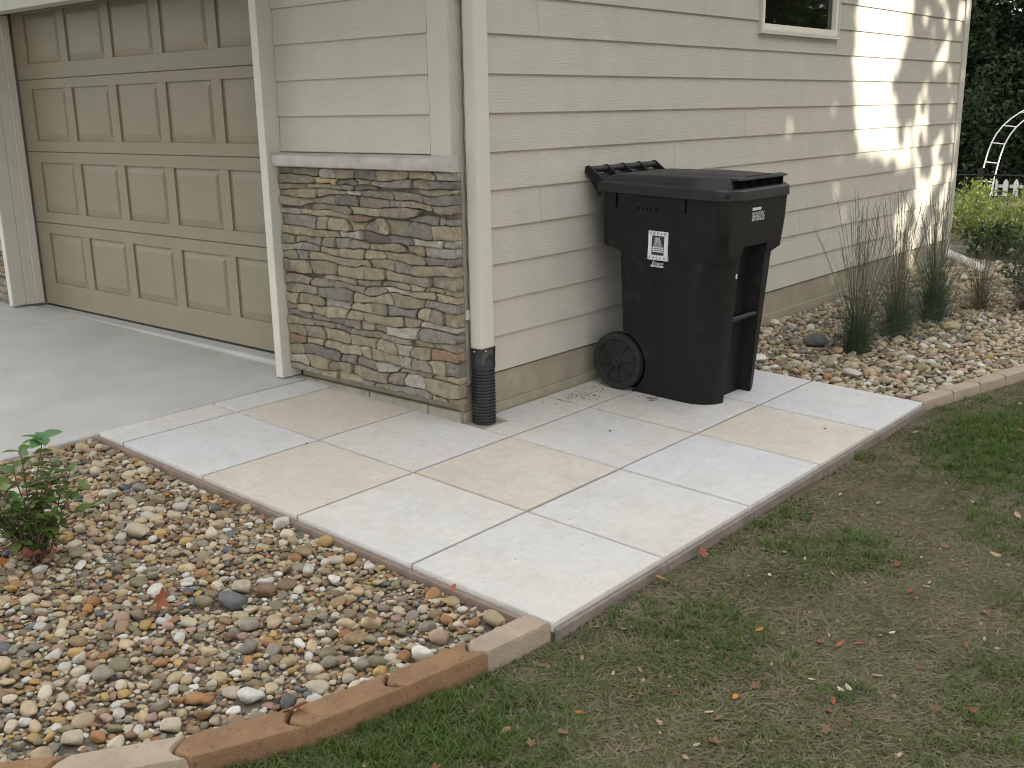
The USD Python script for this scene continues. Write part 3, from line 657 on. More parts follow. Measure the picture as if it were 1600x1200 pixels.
# ------------------------------------------------------------------ pebble beds
PEB = {'buff': (.39, .305, .185), 'cream': (.43, .37, .27), 'white': (.50, .475, .42), 'grey': (.215, .19, .145), 'slate': (.115, .12, .12), 'brown': (.215, .145, .082), 'rust': (.27, .14, .06), 'pink': (.33, .22, .165), 'olive': (.20, .17, .10), 'ochre': (.36, .235, .09)}
mt_peb = {k: mat('pebble_'+k, [(.25, v3(c, .75)), (.6, c), (.85, v3(c, 1.25))], 45, detail=6, rough=.62, bump=.35, bscale=160, bdist=.004, rnd=.2, hue=.006, spec=.35) for k, c in PEB.items()}
def pebble_mesh(seed, sub=2, angular=0.):
    m_ = trimesh.creation.icosphere(sub, 1.0); v = m_.vertices
    r = np.random.default_rng(seed)
    v = v*(1+.55*(meshkit.fbm(v*1.1+seed*3.3, 2, seed)-.5))[:, None]
    for _ in range(int(3+angular*9)):                        # worn flats
        d = r.normal(size=3); d /= np.linalg.norm(d); h = r.uniform(.5, .95) if angular > .5 else r.uniform(.72, .98)
        s_ = v@d; v = v-np.outer(np.maximum(0, s_-h)*.9, d)
    v = v/np.abs(v).max(0)
    return trimesh.Trimesh(v, m_.faces, process=False)
PM = [pebble_mesh(s, 2, [0, .2, 1.0][s % 3]) for s in range(9)]
PM_lo = [pebble_mesh(s, 1, [0, .2, 1.0][s % 3]) for s in range(9)]
def pack(inside, bounds, sizes, seed, gap=.74, tries=1.0):
    """dart throwing from large to small: positions whose discs hardly overlap. sizes: [(radius range, darts)]"""
    r = np.random.default_rng(seed); cell = .07; H = {}; out = []
    for (r0, r1), nd in sizes:
        xs = r.uniform(bounds[0], bounds[1], nd); ys_ = r.uniform(bounds[2], bounds[3], nd); rr_ = r.uniform(r0, r1, nd)
        ok = inside(xs, ys_)
        for x, y, q_ in zip(xs[ok], ys_[ok], rr_[ok]):
            ci, cj = int(x//cell), int(y//cell); good = True
            for a in (-1, 0, 1):
                for b in (-1, 0, 1):
                    for (px_, py_, pr) in H.get((ci+a, cj+b), ()):
                        dd = (pr+q_)*gap
                        if (px_-x)**2+(py_-y)**2 < dd*dd: good = False; break
                    if not good: break
                if not good: break
            if good:
                H.setdefault((ci, cj), []).append((x, y, q_)); out.append((x, y, q_))
    return np.array(out)
def quat_from(R_):
    q_ = trimesh.transformations.quaternion_from_matrix(R_); return q_
def proj_depth(P):
    c_ = (P-CAM)@np.array(AX).T; return -c_[:, 2], 800+FPX*c_[:, 0]/-c_[:, 2], 600-FPX*c_[:, 1]/-c_[:, 2]
def bed(name, inside, bounds, sizes, weights, seed, zoff, soil_mesh, extra=()):
    b = thing(name, kind='structure'); r = np.random.default_rng(seed)
    obj('bed_soil', soil_mesh, mt['soil'], b, smooth=True)
    P = pack(inside, bounds, sizes, seed)
    under = pack(inside, bounds, [(( .008, .015), int(9000*(bounds[1]-bounds[0])*(bounds[3]-bounds[2])/3))], seed+1, gap=.75)
    names_ = list(PEB); w = np.array([weights[k] for k in names_], float); w /= w.sum()
    rows = []
    for (x, y, q_), lay in [(p, 0) for p in P]+[(p, 1) for p in under]:
        fl = r.uniform(.42, .8); el = r.uniform(.72, 1.0)
        sc = (q_*1.12, q_*el*1.05, q_*fl)
        z_ = zt(x, y)+zoff+(sc[2]*.55+r.uniform(-.006, .009) if lay == 0 else r.uniform(-.012, -.002))
        col = names_[r.choice(len(names_), p=w)]
        rows.append((x, y, z_, sc, r.uniform(0, 2*PI), r.normal(0, .26), r.normal(0, .26), col, r.integers(9), q_, lay))
    for (x, y, rr_, col, ang, flat) in extra:
        rows.append((x, y, zt(x, y)+zoff+rr_*.42, (rr_, rr_*.72, rr_*flat), ang, .05, .1, col, (2, 5, 8)[int(x*1000) % 3] if col in ('white', 'cream', 'buff') else (0, 3, 6)[int(x*1000) % 3], rr_*1.6, 0))
    if extra:                                                # clear room for the named big stones
        ex = np.array([(e[0], e[1], e[2]) for e in extra])
        rows = [q_ for k, q_ in enumerate(rows) if k >= len(rows)-len(extra) or q_[10] == 1 or (np.hypot(ex[:, 0]-q_[0], ex[:, 1]-q_[1]) > (ex[:, 2]+q_[9])*.8).all()]
    pos = np.array([q_[:3] for q_ in rows]); D, u_, v_ = proj_depth(pos)
    seen = (u_ > -15) & (u_ < 1615) & (v_ > 0) & (v_ < 1215) & np.array([q_[10] == 0 for q_ in rows])
    big = np.array([q_[9] for q_ in rows])/D*seen
    top_ = set(np.argsort(-big)[:300].tolist())
    def xf(q_):
        R_ = trimesh.transformations.euler_matrix(q_[5], q_[6], q_[4], 'sxyz'); return R_
    for k in sorted(top_):
        q_ = rows[k]; R_ = xf(q_); me = PM[q_[8]]
        V_ = (me.vertices*np.array(q_[3]))@R_[:3, :3].T+np.array(q_[:3])
        obj('stone', trimesh.Trimesh(V_, me.faces, process=False), mt_peb[q_[7]], b, smooth=True if q_[8] % 3 != 2 else 38)
    rest = [q_ for k, q_ in enumerate(rows) if k not in top_]
    pi = UsdGeom.PointInstancer.Define(stage, pth('gravel', b)); keys(pi, kind='stuff')
    pr = UsdGeom.Scope.Define(stage, str(pi.GetPath())+'/Prototypes')
    protos = {}; targets = []
    for col in names_:
        for s_ in range(9):
            if s_ % 3 == 1 and s_ != 1: continue
            pm = usdkit.mesh(stage, f'{pr.GetPath()}/pebble_{col}_{s_}', PM_lo[s_] if False else PM[s_] if bounds[3] < 0 else PM_lo[s_], mt_peb[col], smooth=True)
            protos[(col, s_)] = len(targets); targets.append(pm.GetPath())
    pi.CreatePrototypesRel().SetTargets(targets)
    idx, po, qo, so = [], [], [], []
    for q_ in rest:
        s_ = q_[8] if not (q_[8] % 3 == 1 and q_[8] != 1) else 1
        idx.append(protos[(q_[7], s_)]); po.append(Gf.Vec3f(*map(float, q_[:3]))); so.append(Gf.Vec3f(*map(float, q_[3])))
        w_, x_, y_, z_ = quat_from(xf(q_)); qo.append(Gf.Quath(float(w_), float(x_), float(y_), float(z_)))
    pi.CreateProtoIndicesAttr(Vt.IntArray(idx)); pi.CreatePositionsAttr(Vt.Vec3fArray(po)); pi.CreateOrientationsAttr(Vt.QuathArray(qo)); pi.CreateScalesAttr(Vt.Vec3fArray(so))
    return b
def border_x(y, pts):
    p = np.array(sorted(pts, key=lambda a: a[1])); return np.interp(y, p[:, 1], p[:, 0])
in_near = lambda x, y: (y < -1.255) & (x > -1.135) & (x < border_x(y, I)-.012)
W1 = dict(buff=24, cream=19, white=10, grey=13, slate=3, brown=19, rust=10, pink=6, olive=13, ochre=7)
BIG = [(-.044, -1.658, .050, 'cream', .5, .6), (.594, -1.659, .040, 'cream', .2, .6), (.651, -1.745, .048, 'slate', .3, .7), (.672, -1.625, .036, 'brown', 1., .8), (.585, -1.80, .032, 'olive', .5, .8),
       (1.13, -2.02, .038, 'white', .9, .55), (1.092, -2.229, .034, 'cream', .3, .6), (1.286, -1.465, .036, 'pink', .2, .7), (1.345, -1.285, .042, 'buff', .1, .7), (1.322, -1.57, .034, 'white', .6, .8), (.957, -2.42, .034, 'cream', .4, .6), (1.20, -2.24, .03, 'pink', 0, .8)]
sm = grid(-1.36, 1.42, -3.4, -1.20, .1, lambda X, Y: zt(X, Y)-.042)
sv = sm[0].copy(); sv[:, 0] = np.minimum(sv[:, 0], border_x(sv[:, 1], I)-.0)
sm = (np.c_[sv[:, :2], zt(sv[:, 0], sv[:, 1])-.042], sm[1])
bed('gravel_bed', in_near, (-1.33, 1.42, -2.95, -1.25), [((.021, .031), 480), ((.0135, .021), 4600), ((.009, .013), 24000), ((.0065, .009), 42000), ((.0045, .0065), 42000)], W1, 31, -.042, sm, BIG)
in_far = lambda x, y: (y > 1.85) & (x > .03) & (x < border_x(y, O2)-.105) & (y < 6.9)
W2 = dict(buff=30, cream=28, white=12, grey=14, slate=1, brown=8, rust=1, pink=4, olive=10, ochre=1)
sm = grid(.0, 2.05, 1.80, 7.0, .1, lambda X, Y: zt(X, Y)-.040)
sv = sm[0].copy(); sv[:, 0] = np.minimum(sv[:, 0], border_x(sv[:, 1], O2)-.06)
sm = (np.c_[sv[:, :2], zt(sv[:, 0], sv[:, 1])-.040], sm[1])
BIG2 = [(.53, 2.70, .085, 'slate', .5, .55), (.43, 2.62, .05, 'grey', .2, .5), (1.02, 3.75, .065, 'buff', .3, .6), (.8, 4.15, .08, 'pink', .6, .6), (.55, 4.25, .07, 'buff', .2, .6), (.45, 2.10, .055, 'white', .7, .5), (1.0, 2.15, .06, 'white', .1, .4)]
bed('gravel_bed', in_far, (.03, 2.1, 1.84, 6.9), [((.026, .038), 500), ((.018, .026), 5500), ((.012, .018), 16000), ((.008, .012), 16000)], W2, 57, -.034, sm, BIG2)

# ------------------------------------------------------------------ lawn grass
def tuft(seed, n, hgt, spread, lie, w):
    r = np.random.default_rng(seed); V, Fc = [], []
    for _ in range(n):
        a = r.uniform(0, 2*PI); b0 = r.normal(0, spread, 2); h = hgt*r.uniform(.5, 1.2); ln = lie*r.uniform(.3, 1.3)*h
        d = np.array([math.cos(a), math.sin(a)]); sd = np.array([-d[1], d[0]])*w*r.uniform(.7, 1.2); tw = r.uniform(-.6, .6)
        sd = np.array([sd[0]*math.cos(tw)-sd[1]*math.sin(tw), sd[0]*math.sin(tw)+sd[1]*math.cos(tw)])
        o = len(V); hz = h/math.sqrt(1+lie**2)
        for t, wk in ((0, 1), (.4, .95), (.75, .6)):
            p = b0+d*ln*t**1.6; z_ = hz*(t-.25*lie*t*t/1.5)
            V += [(*(p-sd*wk), z_), (*(p+sd*wk), z_)]
        p = b0+d*ln; V.append((*p, hz*(1-.25*lie/1.5)))
        Fc += [(o, o+1, o+3), (o, o+3, o+2), (o+2, o+3, o+5), (o+2, o+5, o+4), (o+4, o+5, o+6)]
    return trimesh.Trimesh(np.array(V), np.array(Fc), process=False)
protos_g = [tuft(s, 18, .042, .016, .8, .0020) for s in range(5)]
protos_o = [tuft(20+s, 14, .030, .022, 1.2, .0021) for s in range(4)]
protos_d = [tuft(40+s, 15, .030, .026, 1.7, .0023) for s in range(5)]
def border_out_x(y):
    p = np.array(sorted(O+[(1.548, -1.2), (1.548, 1.82)]+O2, key=lambda a: a[1])); return np.interp(y, p[:, 1], p[:, 0])
def scatter(name, label, cat, protos, m, dens_f, n, seed, scale=(.7, 1.3), x1=3.3, y1=7.0):
    r = np.random.default_rng(seed)
    x = r.uniform(.86, x1, n); y = r.uniform(-3.2, y1, n)
    D, u_, v_ = proj_depth(np.c_[x, y, x*0-.12])
    keep = (D > .3) & (u_ > -60) & (u_ < 1680) & (v_ < 1290) & (v_ > 0) & (x > border_out_x(y)+.006)
    x, y = x[keep], y[keep]
    keep = r.random(len(x)) < dens_f(x, y); x, y = x[keep], y[keep]
    z_ = lawn_z(x, y)+.001
    pi = UsdGeom.PointInstancer.Define(stage, pth(name)); keys(pi, label, cat, kind='stuff')
    pr = UsdGeom.Scope.Define(stage, str(pi.GetPath())+'/Prototypes'); tg = []
    for k, pm in enumerate(protos): tg.append(usdkit.mesh(stage, f'{pr.GetPath()}/tuft_{k:03d}', pm, m).GetPath())
    pi.CreatePrototypesRel().SetTargets(tg)
    k = len(x); a = r.uniform(0, 2*PI, k)/2; s_ = r.uniform(*scale, k)
    pi.CreateProtoIndicesAttr(Vt.IntArray.FromNumpy(r.integers(0, len(protos), k).astype(np.int32)))
    pi.CreatePositionsAttr(Vt.Vec3fArray.FromNumpy(np.c_[x, y, z_].astype(np.float32)))
    pi.CreateOrientationsAttr(Vt.QuathArray([Gf.Quath(float(math.cos(q_)), 0, 0, float(math.sin(q_))) for q_ in a]))
    pi.CreateScalesAttr(Vt.Vec3fArray.FromNumpy(np.repeat(s_[:, None], 3, 1).astype(np.float32)))
    return k
def nz(x, y, f, s): return meshkit.fbm(np.stack([x*f, y*f, x*0], -1), 3, s)
def near_border(x, y): return np.hypot(0, x-border_out_x(y))
def green_f(x, y):
    d = x-border_out_x(y)
    a = np.clip(1.25-d/.42, 0, 1)*(np.clip((-1.42-y)/.3, 0, 1))           # lush strip by the curved edging
    b = np.clip((x-1.72-.12*np.sin(y*3))/.25, 0, 1)*np.clip((y-.75)/.6, 0, 1)  # greener grass to the right, further off
    c_ = np.clip((nz(x, y, 2.2, 3)-.54)*4, 0, .15)
    return np.clip(np.maximum(np.maximum(a, b), c_)*(.55+.9*nz(x, y, 7, 8)), 0, 1)
def olive_f(x, y): return np.clip((nz(x, y, 3.1, 13)-.30)*3.2, .25, 1.)*(1-.3*green_f(x, y))
def dry_f(x, y): return np.clip((nz(x, y, 2.6, 23)-.26)*3.4, .25, 1.)*(1-.75*green_f(x, y))
scatter('green_grass', 'short green grass growing beside the edging and at right', 'grass', protos_g, mt['g_green'], green_f, 60000, 101)
scatter('olive_grass', 'thin olive grass over bare soil of the lawn', 'grass', protos_o, mt['g_olive'], olive_f, 100000, 102, (.6, 1.25))
scatter('dry_grass', 'dry straw coloured grass lying matted on the lawn', 'grass', protos_d, mt['g_dry'], dry_f, 130000, 103, (.6, 1.4))

# ------------------------------------------------------------------ fallen leaves
def leaf_mesh(seed, kind):
    r = np.random.default_rng(seed)
    if kind == 'lobed':
        n = 28; a = np.arange(n)*2*PI/n; rad = .52+.42*np.abs(np.cos(a*2.5+.3))**1.5
        P = np.c_[np.cos(a)*rad, np.sin(a)*rad*.8]
    else:
        n = 14; a = np.arange(n)*2*PI/n; P = np.c_[np.cos(a), np.sin(a)*.42*(1-.25*np.cos(a))]
    cu = r.uniform(.15, .55); tw = r.uniform(-.35, .35)
    z_ = lambda q_: cu*(q_[:, 1]**2)*1.6+tw*q_[:, 0]*q_[:, 1]+.15*q_[:, 0]**2
    inner = P*.45; V = np.vstack([P, inner, [[0, 0]]]); V = np.c_[V, z_(V)+r.normal(0, .03, len(V))]
    Fc = []
    for k in range(n):
        b = (k+1) % n; Fc += [(k, b, n+b), (k, n+b, n+k), (n+k, n+b, 2*n)]
    return trimesh.Trimesh(V, Fc, process=False)
LV = [(1.845, .449, 'pale', 'oval', .034), (2.12, -.066, 'red', 'oval', .03), (1.819, -.417, 'pale', 'oval', .022), (1.977, -.272, 'tan', 'oval', .02), (2.059, -.403, 'pale', 'oval', .022), (2.144, -.734, 'red', 'oval', .02), (2.197, -.706, 'red', 'oval', .022), (2.314, -.923, 'pale', 'oval', .024), (2.30, -.945, 'pale', 'oval', .02),
      (2.31, -1.008, 'red', 'oval', .02), (1.972, -.781, 'orange', 'oval', .02), (2.116, -1.075, 'brown', 'lobed', .022), (2.099, -1.159, 'orange', 'oval', .02), (2.085, -1.269, 'pale', 'oval', .022), (2.16, -1.374, 'brown', 'lobed', .026), (2.321, -1.059, 'red', 'oval', .02), (2.287, -.544, 'pale', 'oval', .018), (2.418, -.687, 'red', 'oval', .02),
      (2.255, -.169, 'pale', 'oval', .022), (2.253, -.134, 'tan', 'oval', .016), (2.606, -.807, 'red', 'lobed', .022), (2.092, 1.331, 'tan', 'oval', .035), (2.303, .672, 'tan', 'oval', .028), (2.103, 1.127, 'brown', 'oval', .03), (2.15, -.912, 'brown', 'oval', .018), (2.268, -.584, 'tan', 'oval', .016), (2.22, -.948, 'pale', 'oval', .018), (2.008, -1.389, 'tan', 'lobed', .02),
      (2.139, -1.477, 'tan', 'oval', .022), (1.658, -1.043, 'pale', 'lobed', .028), (1.779, -1.27, 'pale', 'oval', .014), (1.776, -1.481, 'tan', 'oval', .018), (1.85, -1.59, 'brown', 'lobed', .026), (1.821, -1.484, 'orange', 'oval', .018), (2.461, -.229, 'brown', 'lobed', .025), (2.227, -.245, 'red', 'oval', .02), (2.484, -.588, 'pale', 'oval', .018), (2.532, -1.123, 'tan', 'lobed', .02),
      (2.352, -1.146, 'brown', 'lobed', .022), (1.63, 1.451, 'tan', 'oval', .03), (2.116, -1.282, 'brown', 'oval', .02), (1.829, -1.211, 'tan', 'oval', .016), (2.188, .195, 'brown', 'lobed', .03), (2.235, -.67, 'red', 'oval', .018), (2.349, -.809, 'tan', 'oval', .02), (2.529, -.87, 'brown', 'lobed', .022), (2.35, .238, 'tan', 'oval', .028), (2.481, -.472, 'red', 'oval', .022),
      (1.814, -1.674, 'brown', 'lobed', .024), (1.642, -1.76, 'brown', 'lobed', .026), (1.727, -1.672, 'tan', 'oval', .022), (2.082, .653, 'brown', 'oval', .03), (1.774, -.219, 'tan', 'oval', .02), (1.60, -1.36, 'brown', 'oval', .02), (1.70, -1.9, 'red', 'lobed', .022), (1.56, -2.0, 'tan', 'oval', .02), (1.9, .12, 'brown', 'oval', .024), (2.4, 1.2, 'tan', 'oval', .03), (2.0, 1.8, 'brown', 'oval', .03), (1.86, 2.3, 'tan', 'oval', .03)]
SPEC = {  # look in the label by colour; those by the paving or on stones get their own
}
COLW = {'pale': 'pale cream', 'tan': 'tan', 'red': 'reddish', 'brown': 'dark brown', 'orange': 'orange'}
KIND = {'oval': 'curled', 'lobed': 'lobed'}
lr = np.random.default_rng(77)
def put_leaf(x, y, z_, col, kind, size, label, group=None, tilt=.25):
    me = leaf_mesh(int(lr.integers(1e6)), kind)
    R_ = trimesh.transformations.euler_matrix(lr.normal(0, tilt), lr.normal(0, tilt), lr.uniform(0, 2*PI))
    V_ = (me.vertices*size)@R_[:3, :3].T+np.array([x, y, z_])
    obj('fallen_leaf', trimesh.Trimesh(V_, me.faces, process=False), mt['dead_'+col], smooth=True, label=label, cat='leaf', group=group)
seen_lab = {}
def place_words(x, y):
    _, u, v = proj_depth(np.array([[x, y, -.12]])); u, v = u[0], v[0]
    a = 'level with the far paving end' if v < 730 else 'level with the blue paver' if v < 850 else 'level with the front paver' if v < 980 else 'lower than the paving corner' if v < 1090 else 'along the picture bottom'
    b = 'left of centre' if u < 900 else 'near the paving' if u < 1080 else 'middle of the lawn' if u < 1230 else 'right part' if u < 1360 else 'far right' if u < 1490 else 'at the right picture edge'
    return f'{a}, {b}'
keep_lv = [(f'{KIND[kind]} {COLW[col]} leaf, {place_words(x, y)}', x, y, col, kind, size) for x, y, col, kind, size in LV if x >= border_out_x(np.array(y))+.02]
WORDS = {2: ['left one', 'right one'], 3: ['left one', 'middle one', 'right one'], 4: ['first from left', 'second from left', 'third from left', 'fourth from left']}
for lab, x, y, col, kind, size in keep_lv:
    same = sorted([(proj_depth(np.array([[a[1], a[2], -.12]]))[1][0], a[1], a[2]) for a in keep_lv if a[0] == lab])
    if len(same) > 1: lab = f'{WORDS[len(same)][[q_[1:] for q_ in same].index((x, y))]}: {lab}'
    put_leaf(x, y, float(lawn_z(np.array(x), np.array(y)))+.018, col, kind, size*(.62 if col == 'pale' else .78), lab, 'fallen leaves on the lawn')
GL = [(1.572, -.436, -.085, 'red', 'lobed', .028, 'crumpled pinkish red leaf against the lawn edge of the paving'), (1.575, -.70, -.085, 'orange', 'oval', .026, 'orange leaf leaning on the paving edge near its front corner'),
      (-.044, -2.047, .02, 'red', 'lobed', .045, 'red lobed leaf on gravel at the foot of the shrub'), (-.07, -2.13, .015, 'orange', 'lobed', .05, 'orange brown leaf on gravel by the left picture edge'), (-.02, -1.98, .01, 'red', 'lobed', .04, 'red leaf under the shrub, on the gravel'),
      (.554, -1.925, .0, 'red', 'lobed', .04, 'upright folded red leaf in the middle of the river gravel'), (1.325, -2.02, -.03, 'red', 'oval', .034, 'red leaf lying across the orange edging blocks'), (1.152, -1.262, -.035, 'red', 'oval', .024, 'dark red leaf in the gravel along the paving edge'), (1.10, -1.56, -.03, 'brown', 'oval', .03, 'brown curled leaf on gravel near the pink edging block')]
for x, y, z_, col, kind, size, lab in GL:
    put_leaf(x, y, z_, col, kind, size, lab, tilt=.6)
# small broken bits of leaf all over the lawn
lb_ = []
for nm_ in ('red', 'pale', 'tan'):
    ms = []
    for k in range(420 if nm_ != 'pale' else 260):
        x, y = lr.uniform(1.3, 3.2), lr.uniform(-2.4, 2.6)
        if x < float(border_out_x(np.array(y)))+.02: continue
        me = leaf_mesh(k, 'oval'); sz_ = lr.uniform(.004, .010)
        R_ = trimesh.transformations.euler_matrix(lr.normal(0, .5), lr.normal(0, .5), lr.uniform(0, 2*PI))
        ms.append((me.vertices*np.array([sz_, sz_*1.3, sz_])@R_[:3, :3].T+np.array([x, y, float(lawn_z(np.array(x), np.array(y)))+.014]), me.faces))
    obj('leaf_litter', cat_(ms), mt['dead_'+nm_], label={'red': 'small reddish crumbs of dry leaf strewn over the lawn', 'pale': 'small pale chips strewn over the lawn', 'tan': 'small tan crumbs of dry leaf strewn over the lawn'}[nm_], cat='leaf litter', kind='stuff')
# debris on the paving next to the bin
db = []
for k in range(70):
    x, y = (lr.normal(.17, .05), lr.normal(.74, .10)) if k < 50 else (lr.normal(.47, .03), lr.normal(.93, .03))
    a = lr.uniform(0, PI); L_ = lr.uniform(.008, .022); p = np.array([x, y, zt(x, y)+.002])
    db.append(tube([p, p+np.array([math.cos(a)*L_*.5, math.sin(a)*L_*.5, .003]), p+np.array([math.cos(a+.4)*L_, math.sin(a+.4)*L_, .001])], .0011, 4))
obj('plant_litter', cat_(db), mt['og_dry'], label='scatter of dry grass bits on the paving left of the bin', cat='plant litter', kind='stuff')
for (x, y) in ((-.30, -.68), (.60, .37), (1.33, 1.08)):
    p = np.array([x, y, zt(x, y)+.002]); me = pebble_mesh(3, 1); obj('grit', trimesh.Trimesh(me.vertices*np.array([.008, .005, .003])+p, me.faces, process=False), mt_peb['slate'], patio)

# ------------------------------------------------------------------ shrub at left
def oval_leaf(L_, w, cup):
    ts = np.linspace(0, 1, 7); V, Fc = [], []
    for t in ts:
        ww = w*math.sin(PI*min(1, t*.92+.06))**.7*(1 if t < 1 else .05); zc = -.25*L_*t*t
        V += [(t*L_, -ww, zc+cup*ww), (t*L_, 0, zc), (t*L_, ww, zc+cup*ww)]
    for i_ in range(6):
        for k in (0, 1):
            a = i_*3+k; Fc += [(a, a+3, a+4), (a, a+4, a+1)]
    return trimesh.Trimesh(np.array(V), Fc, process=False)
shr = thing('shrub', 'small green broad-leaved shrub growing in the river gravel at left', 'shrub', (-.10, -1.99, -.035))
sr = np.random.default_rng(15)
rt = np.array([-AX[2][1], AX[2][0], 0]); rt = AX[0]*np.array([1, 1, 0]); rt /= np.linalg.norm(rt)     # plant-spread axis
STEMS = [(.06, .0, .385), (-.16, .02, .30), (.16, .03, .225), (-.10, .10, .27), (-.26, .0, .22), (.10, -.06, .17), (-.05, -.08, .20), (-.32, .05, .28), (.18, .06, .15), (-.20, -.10, .15), (.02, .10, .24), (-.38, .05, .16), (-.20, .03, .34), (-.12, -.06, .12), (.07, .04, .30), (-.28, .08, .32), (-.05, .06, .33)]+[(sr.uniform(-.34, .13), sr.uniform(-.12, .10), sr.uniform(.10, .30)) for _ in range(11)]
def put_shrub_leaf(p, az, el, L_, m):
    me = oval_leaf(L_, L_*.29, .35); R_ = trimesh.transformations.euler_matrix(sr.normal(0, .35), -el, az, 'sxyz')
    obj('leaf', trimesh.Trimesh(me.vertices@R_[:3, :3].T+p, me.faces, process=False), m, shr, smooth=True)
for si, (ox, oy, h) in enumerate(STEMS):
    ox, h = ox*1.2, h*1.12
    tip = rt*ox*.82+np.array([-rt[1], rt[0], 0])*oy+np.array([0, 0, h]); base = np.array([sr.normal(0, .018), sr.normal(0, .018), 0])
    ts = np.linspace(0, 1, 7)[:, None]; cv = base*(1-ts)+tip*ts+np.array([0, 0, .05])*np.sin(ts*PI)+sr.normal(0, .003, (7, 3))
    obj('stem', tube(cv, np.linspace(.0042, .0014, 7), 6), mt['stem'], shr, smooth=True)
    for k in range(13 if h > .2 else 9):
        t = .25+.7*((k*.77)%1); p = cv[min(6, int(t*6))]; az = sr.uniform(0, 2*PI)
        put_shrub_leaf(p, az, sr.uniform(-.2, .7), sr.uniform(.034, .056), mt['leaf_shrub'])
    nt = 7 if si == 0 else 3
    for k in range(nt):
        put_shrub_leaf(cv[-1], k*2*PI/nt+sr.uniform(-.3, .3), sr.uniform(.1, .6), (sr.uniform(.06, .075) if si == 0 else sr.uniform(.042, .058)), mt['leaf_shrub_teal'] if si == 0 else mt['leaf_shrub'])
for k in range(10):
    a = sr.uniform(0, 2*PI); tip = np.array([math.cos(a)*.16, math.sin(a)*.16, sr.uniform(.04, .2)])
    obj('twig', tube([np.zeros(3), tip*.5+np.array([0, 0, .03]), tip], [.0022, .0016, .0009], 5), mt['stem'], shr)

# ------------------------------------------------------------------ ornamental grasses
def blades(r, n, hgt, lie, w, base_r, segs=5, lean=(0, 0)):
    V, Fc = [], []
    for _ in range(n):
        a = r.uniform(0, 2*PI); d = np.array([math.cos(a), math.sin(a)]); b0 = d*abs(r.normal(0, base_r)); h = hgt*r.uniform(.55, 1.1); l_ = lie*h*r.uniform(.2, 1.2)
        sd = np.array([-d[1], d[0]])*w; o = len(V)
        for i_ in range(segs+1):
            t = i_/segs; p = b0+d*l_*t**1.8+np.array(lean)*h*t*t; z_ = h*(t-.30*min(1.6, lie)*t*t*(l_/(lie*h+1e-6)))
            wk = (1-t)**.6
            V += [(*(p-sd*wk), z_), (*(p+sd*wk), z_)]
        for i_ in range(segs):
            q_ = o+2*i_; Fc += [(q_, q_+1, q_+3), (q_, q_+3, q_+2)]
    return trimesh.Trimesh(np.array(V), np.array(Fc), process=False)
def stalks(r, n, hgt, spread, rad=.0016):
    ms = []
    for _ in range(n):
        a = r.uniform(0, 2*PI); l_ = abs(r.normal(0, spread)); d = np.array([math.cos(a)*l_, math.sin(a)*l_, 0]); h = hgt*r.uniform(.65, 1.08); b0 = np.array([r.normal(0, .025), r.normal(0, .025), 0])
        pts = [b0+d*t**1.5+np.array([0, 0, h*t]) for t in (0, .35, .7, .88, 1.0)]
        ms.append(tube(pts, [rad, rad*.9, rad*.75, rad*1.5, rad*.4], 4, cap=False))
        for _k in range(6):                                   # open seed-head branches
            t = r.uniform(.62, .97); p = b0+d*t**1.5+np.array([0, 0, h*t]); aa = r.uniform(0, 2*PI); L_ = r.uniform(.03, .09)
            ms.append(tube([p, p+np.array([math.cos(aa)*L_*.45, math.sin(aa)*L_*.45, L_*.9])], [rad*.5, rad*.35], 3, cap=False))
    return cat_(ms)
OG = [(.785, 2.72, .36, .92, 300, 26, 'blade', 'nearest ornamental grass clump, beside the dark slate rock in the far gravel'),
      (.815, 3.27, .36, .90, 300, 26, 'blade', 'second ornamental grass clump along the wall, in the middle of the row'),
      (.83, 3.92, .42, .95, 360, 28, 'blade', 'third ornamental grass clump along the wall, before the white drain pipe'),
      (.95, 4.55, .34, .55, 130, 14, 'dry', 'sparse brownish grass clump right of the three green clumps'),
      (1.25, 4.78, .42, .5, 260, 12, 'blade', 'low dark grass clump by the right picture edge, in the gravel bed'),
      (1.35, 5.9, .30, .4, 160, 8, 'blade', 'low grass clump further back at the right picture edge')]
for k, (x, y, h, hs_, nb_, ns_, kind_, lab) in enumerate(OG):
    r = np.random.default_rng(200+k)
    g = thing('ornamental_grass', lab, 'grass clump', (x, y, zt(x, y)-.03))
    obj('foliage', cat_([blades(r, int(nb_*1.2), h*1.0, 1.7, .0016, .055), blades(r, int(nb_*.8), h*1.75, .55, .0014, .05)]), mt['og_blade' if kind_ == 'blade' else 'og_dry'], g)
    obj('seed_stalks', stalks(r, int(ns_*2.3), hs_, .15, .0010), mt['og_stalk'], g)

# ------------------------------------------------------------------ far garden
def leaf_cloud(P, size, r, w=.5, face=None):
    n = len(P); N = r.normal(size=(n, 3))
    if face is not None: N = N*.38+face
    N = N; N /= np.linalg.norm(N, axis=1, keepdims=True)
    A = np.cross(N, r.normal(size=(n, 3))); A /= np.linalg.norm(A, axis=1, keepdims=True); B = np.cross(N, A)
    s_ = (size[0]+(size[1]-size[0])*r.random(n))[:, None]
    V = np.stack([P-A*s_, P-B*s_*w+N*s_*.12, P+A*s_, P+B*s_*w+N*s_*.12], 1).reshape(-1, 3)
    o = np.arange(n)[:, None]*4; F_ = np.concatenate([o+np.array([0, 1, 2]), o+np.array([0, 2, 3])], 0)
    return trimesh.Trimesh(V, F_, process=False)
# drain extension lying from behind the corner
obj('drain_pipe', tube([(-.22, 6.92, .05), (.12, 6.60, .015), (.47, 6.27, -.04)], .05, 12), mt['pvc'], smooth=40, label='weathered white drain pipe lying slanted from behind the house corner', cat='pipe')
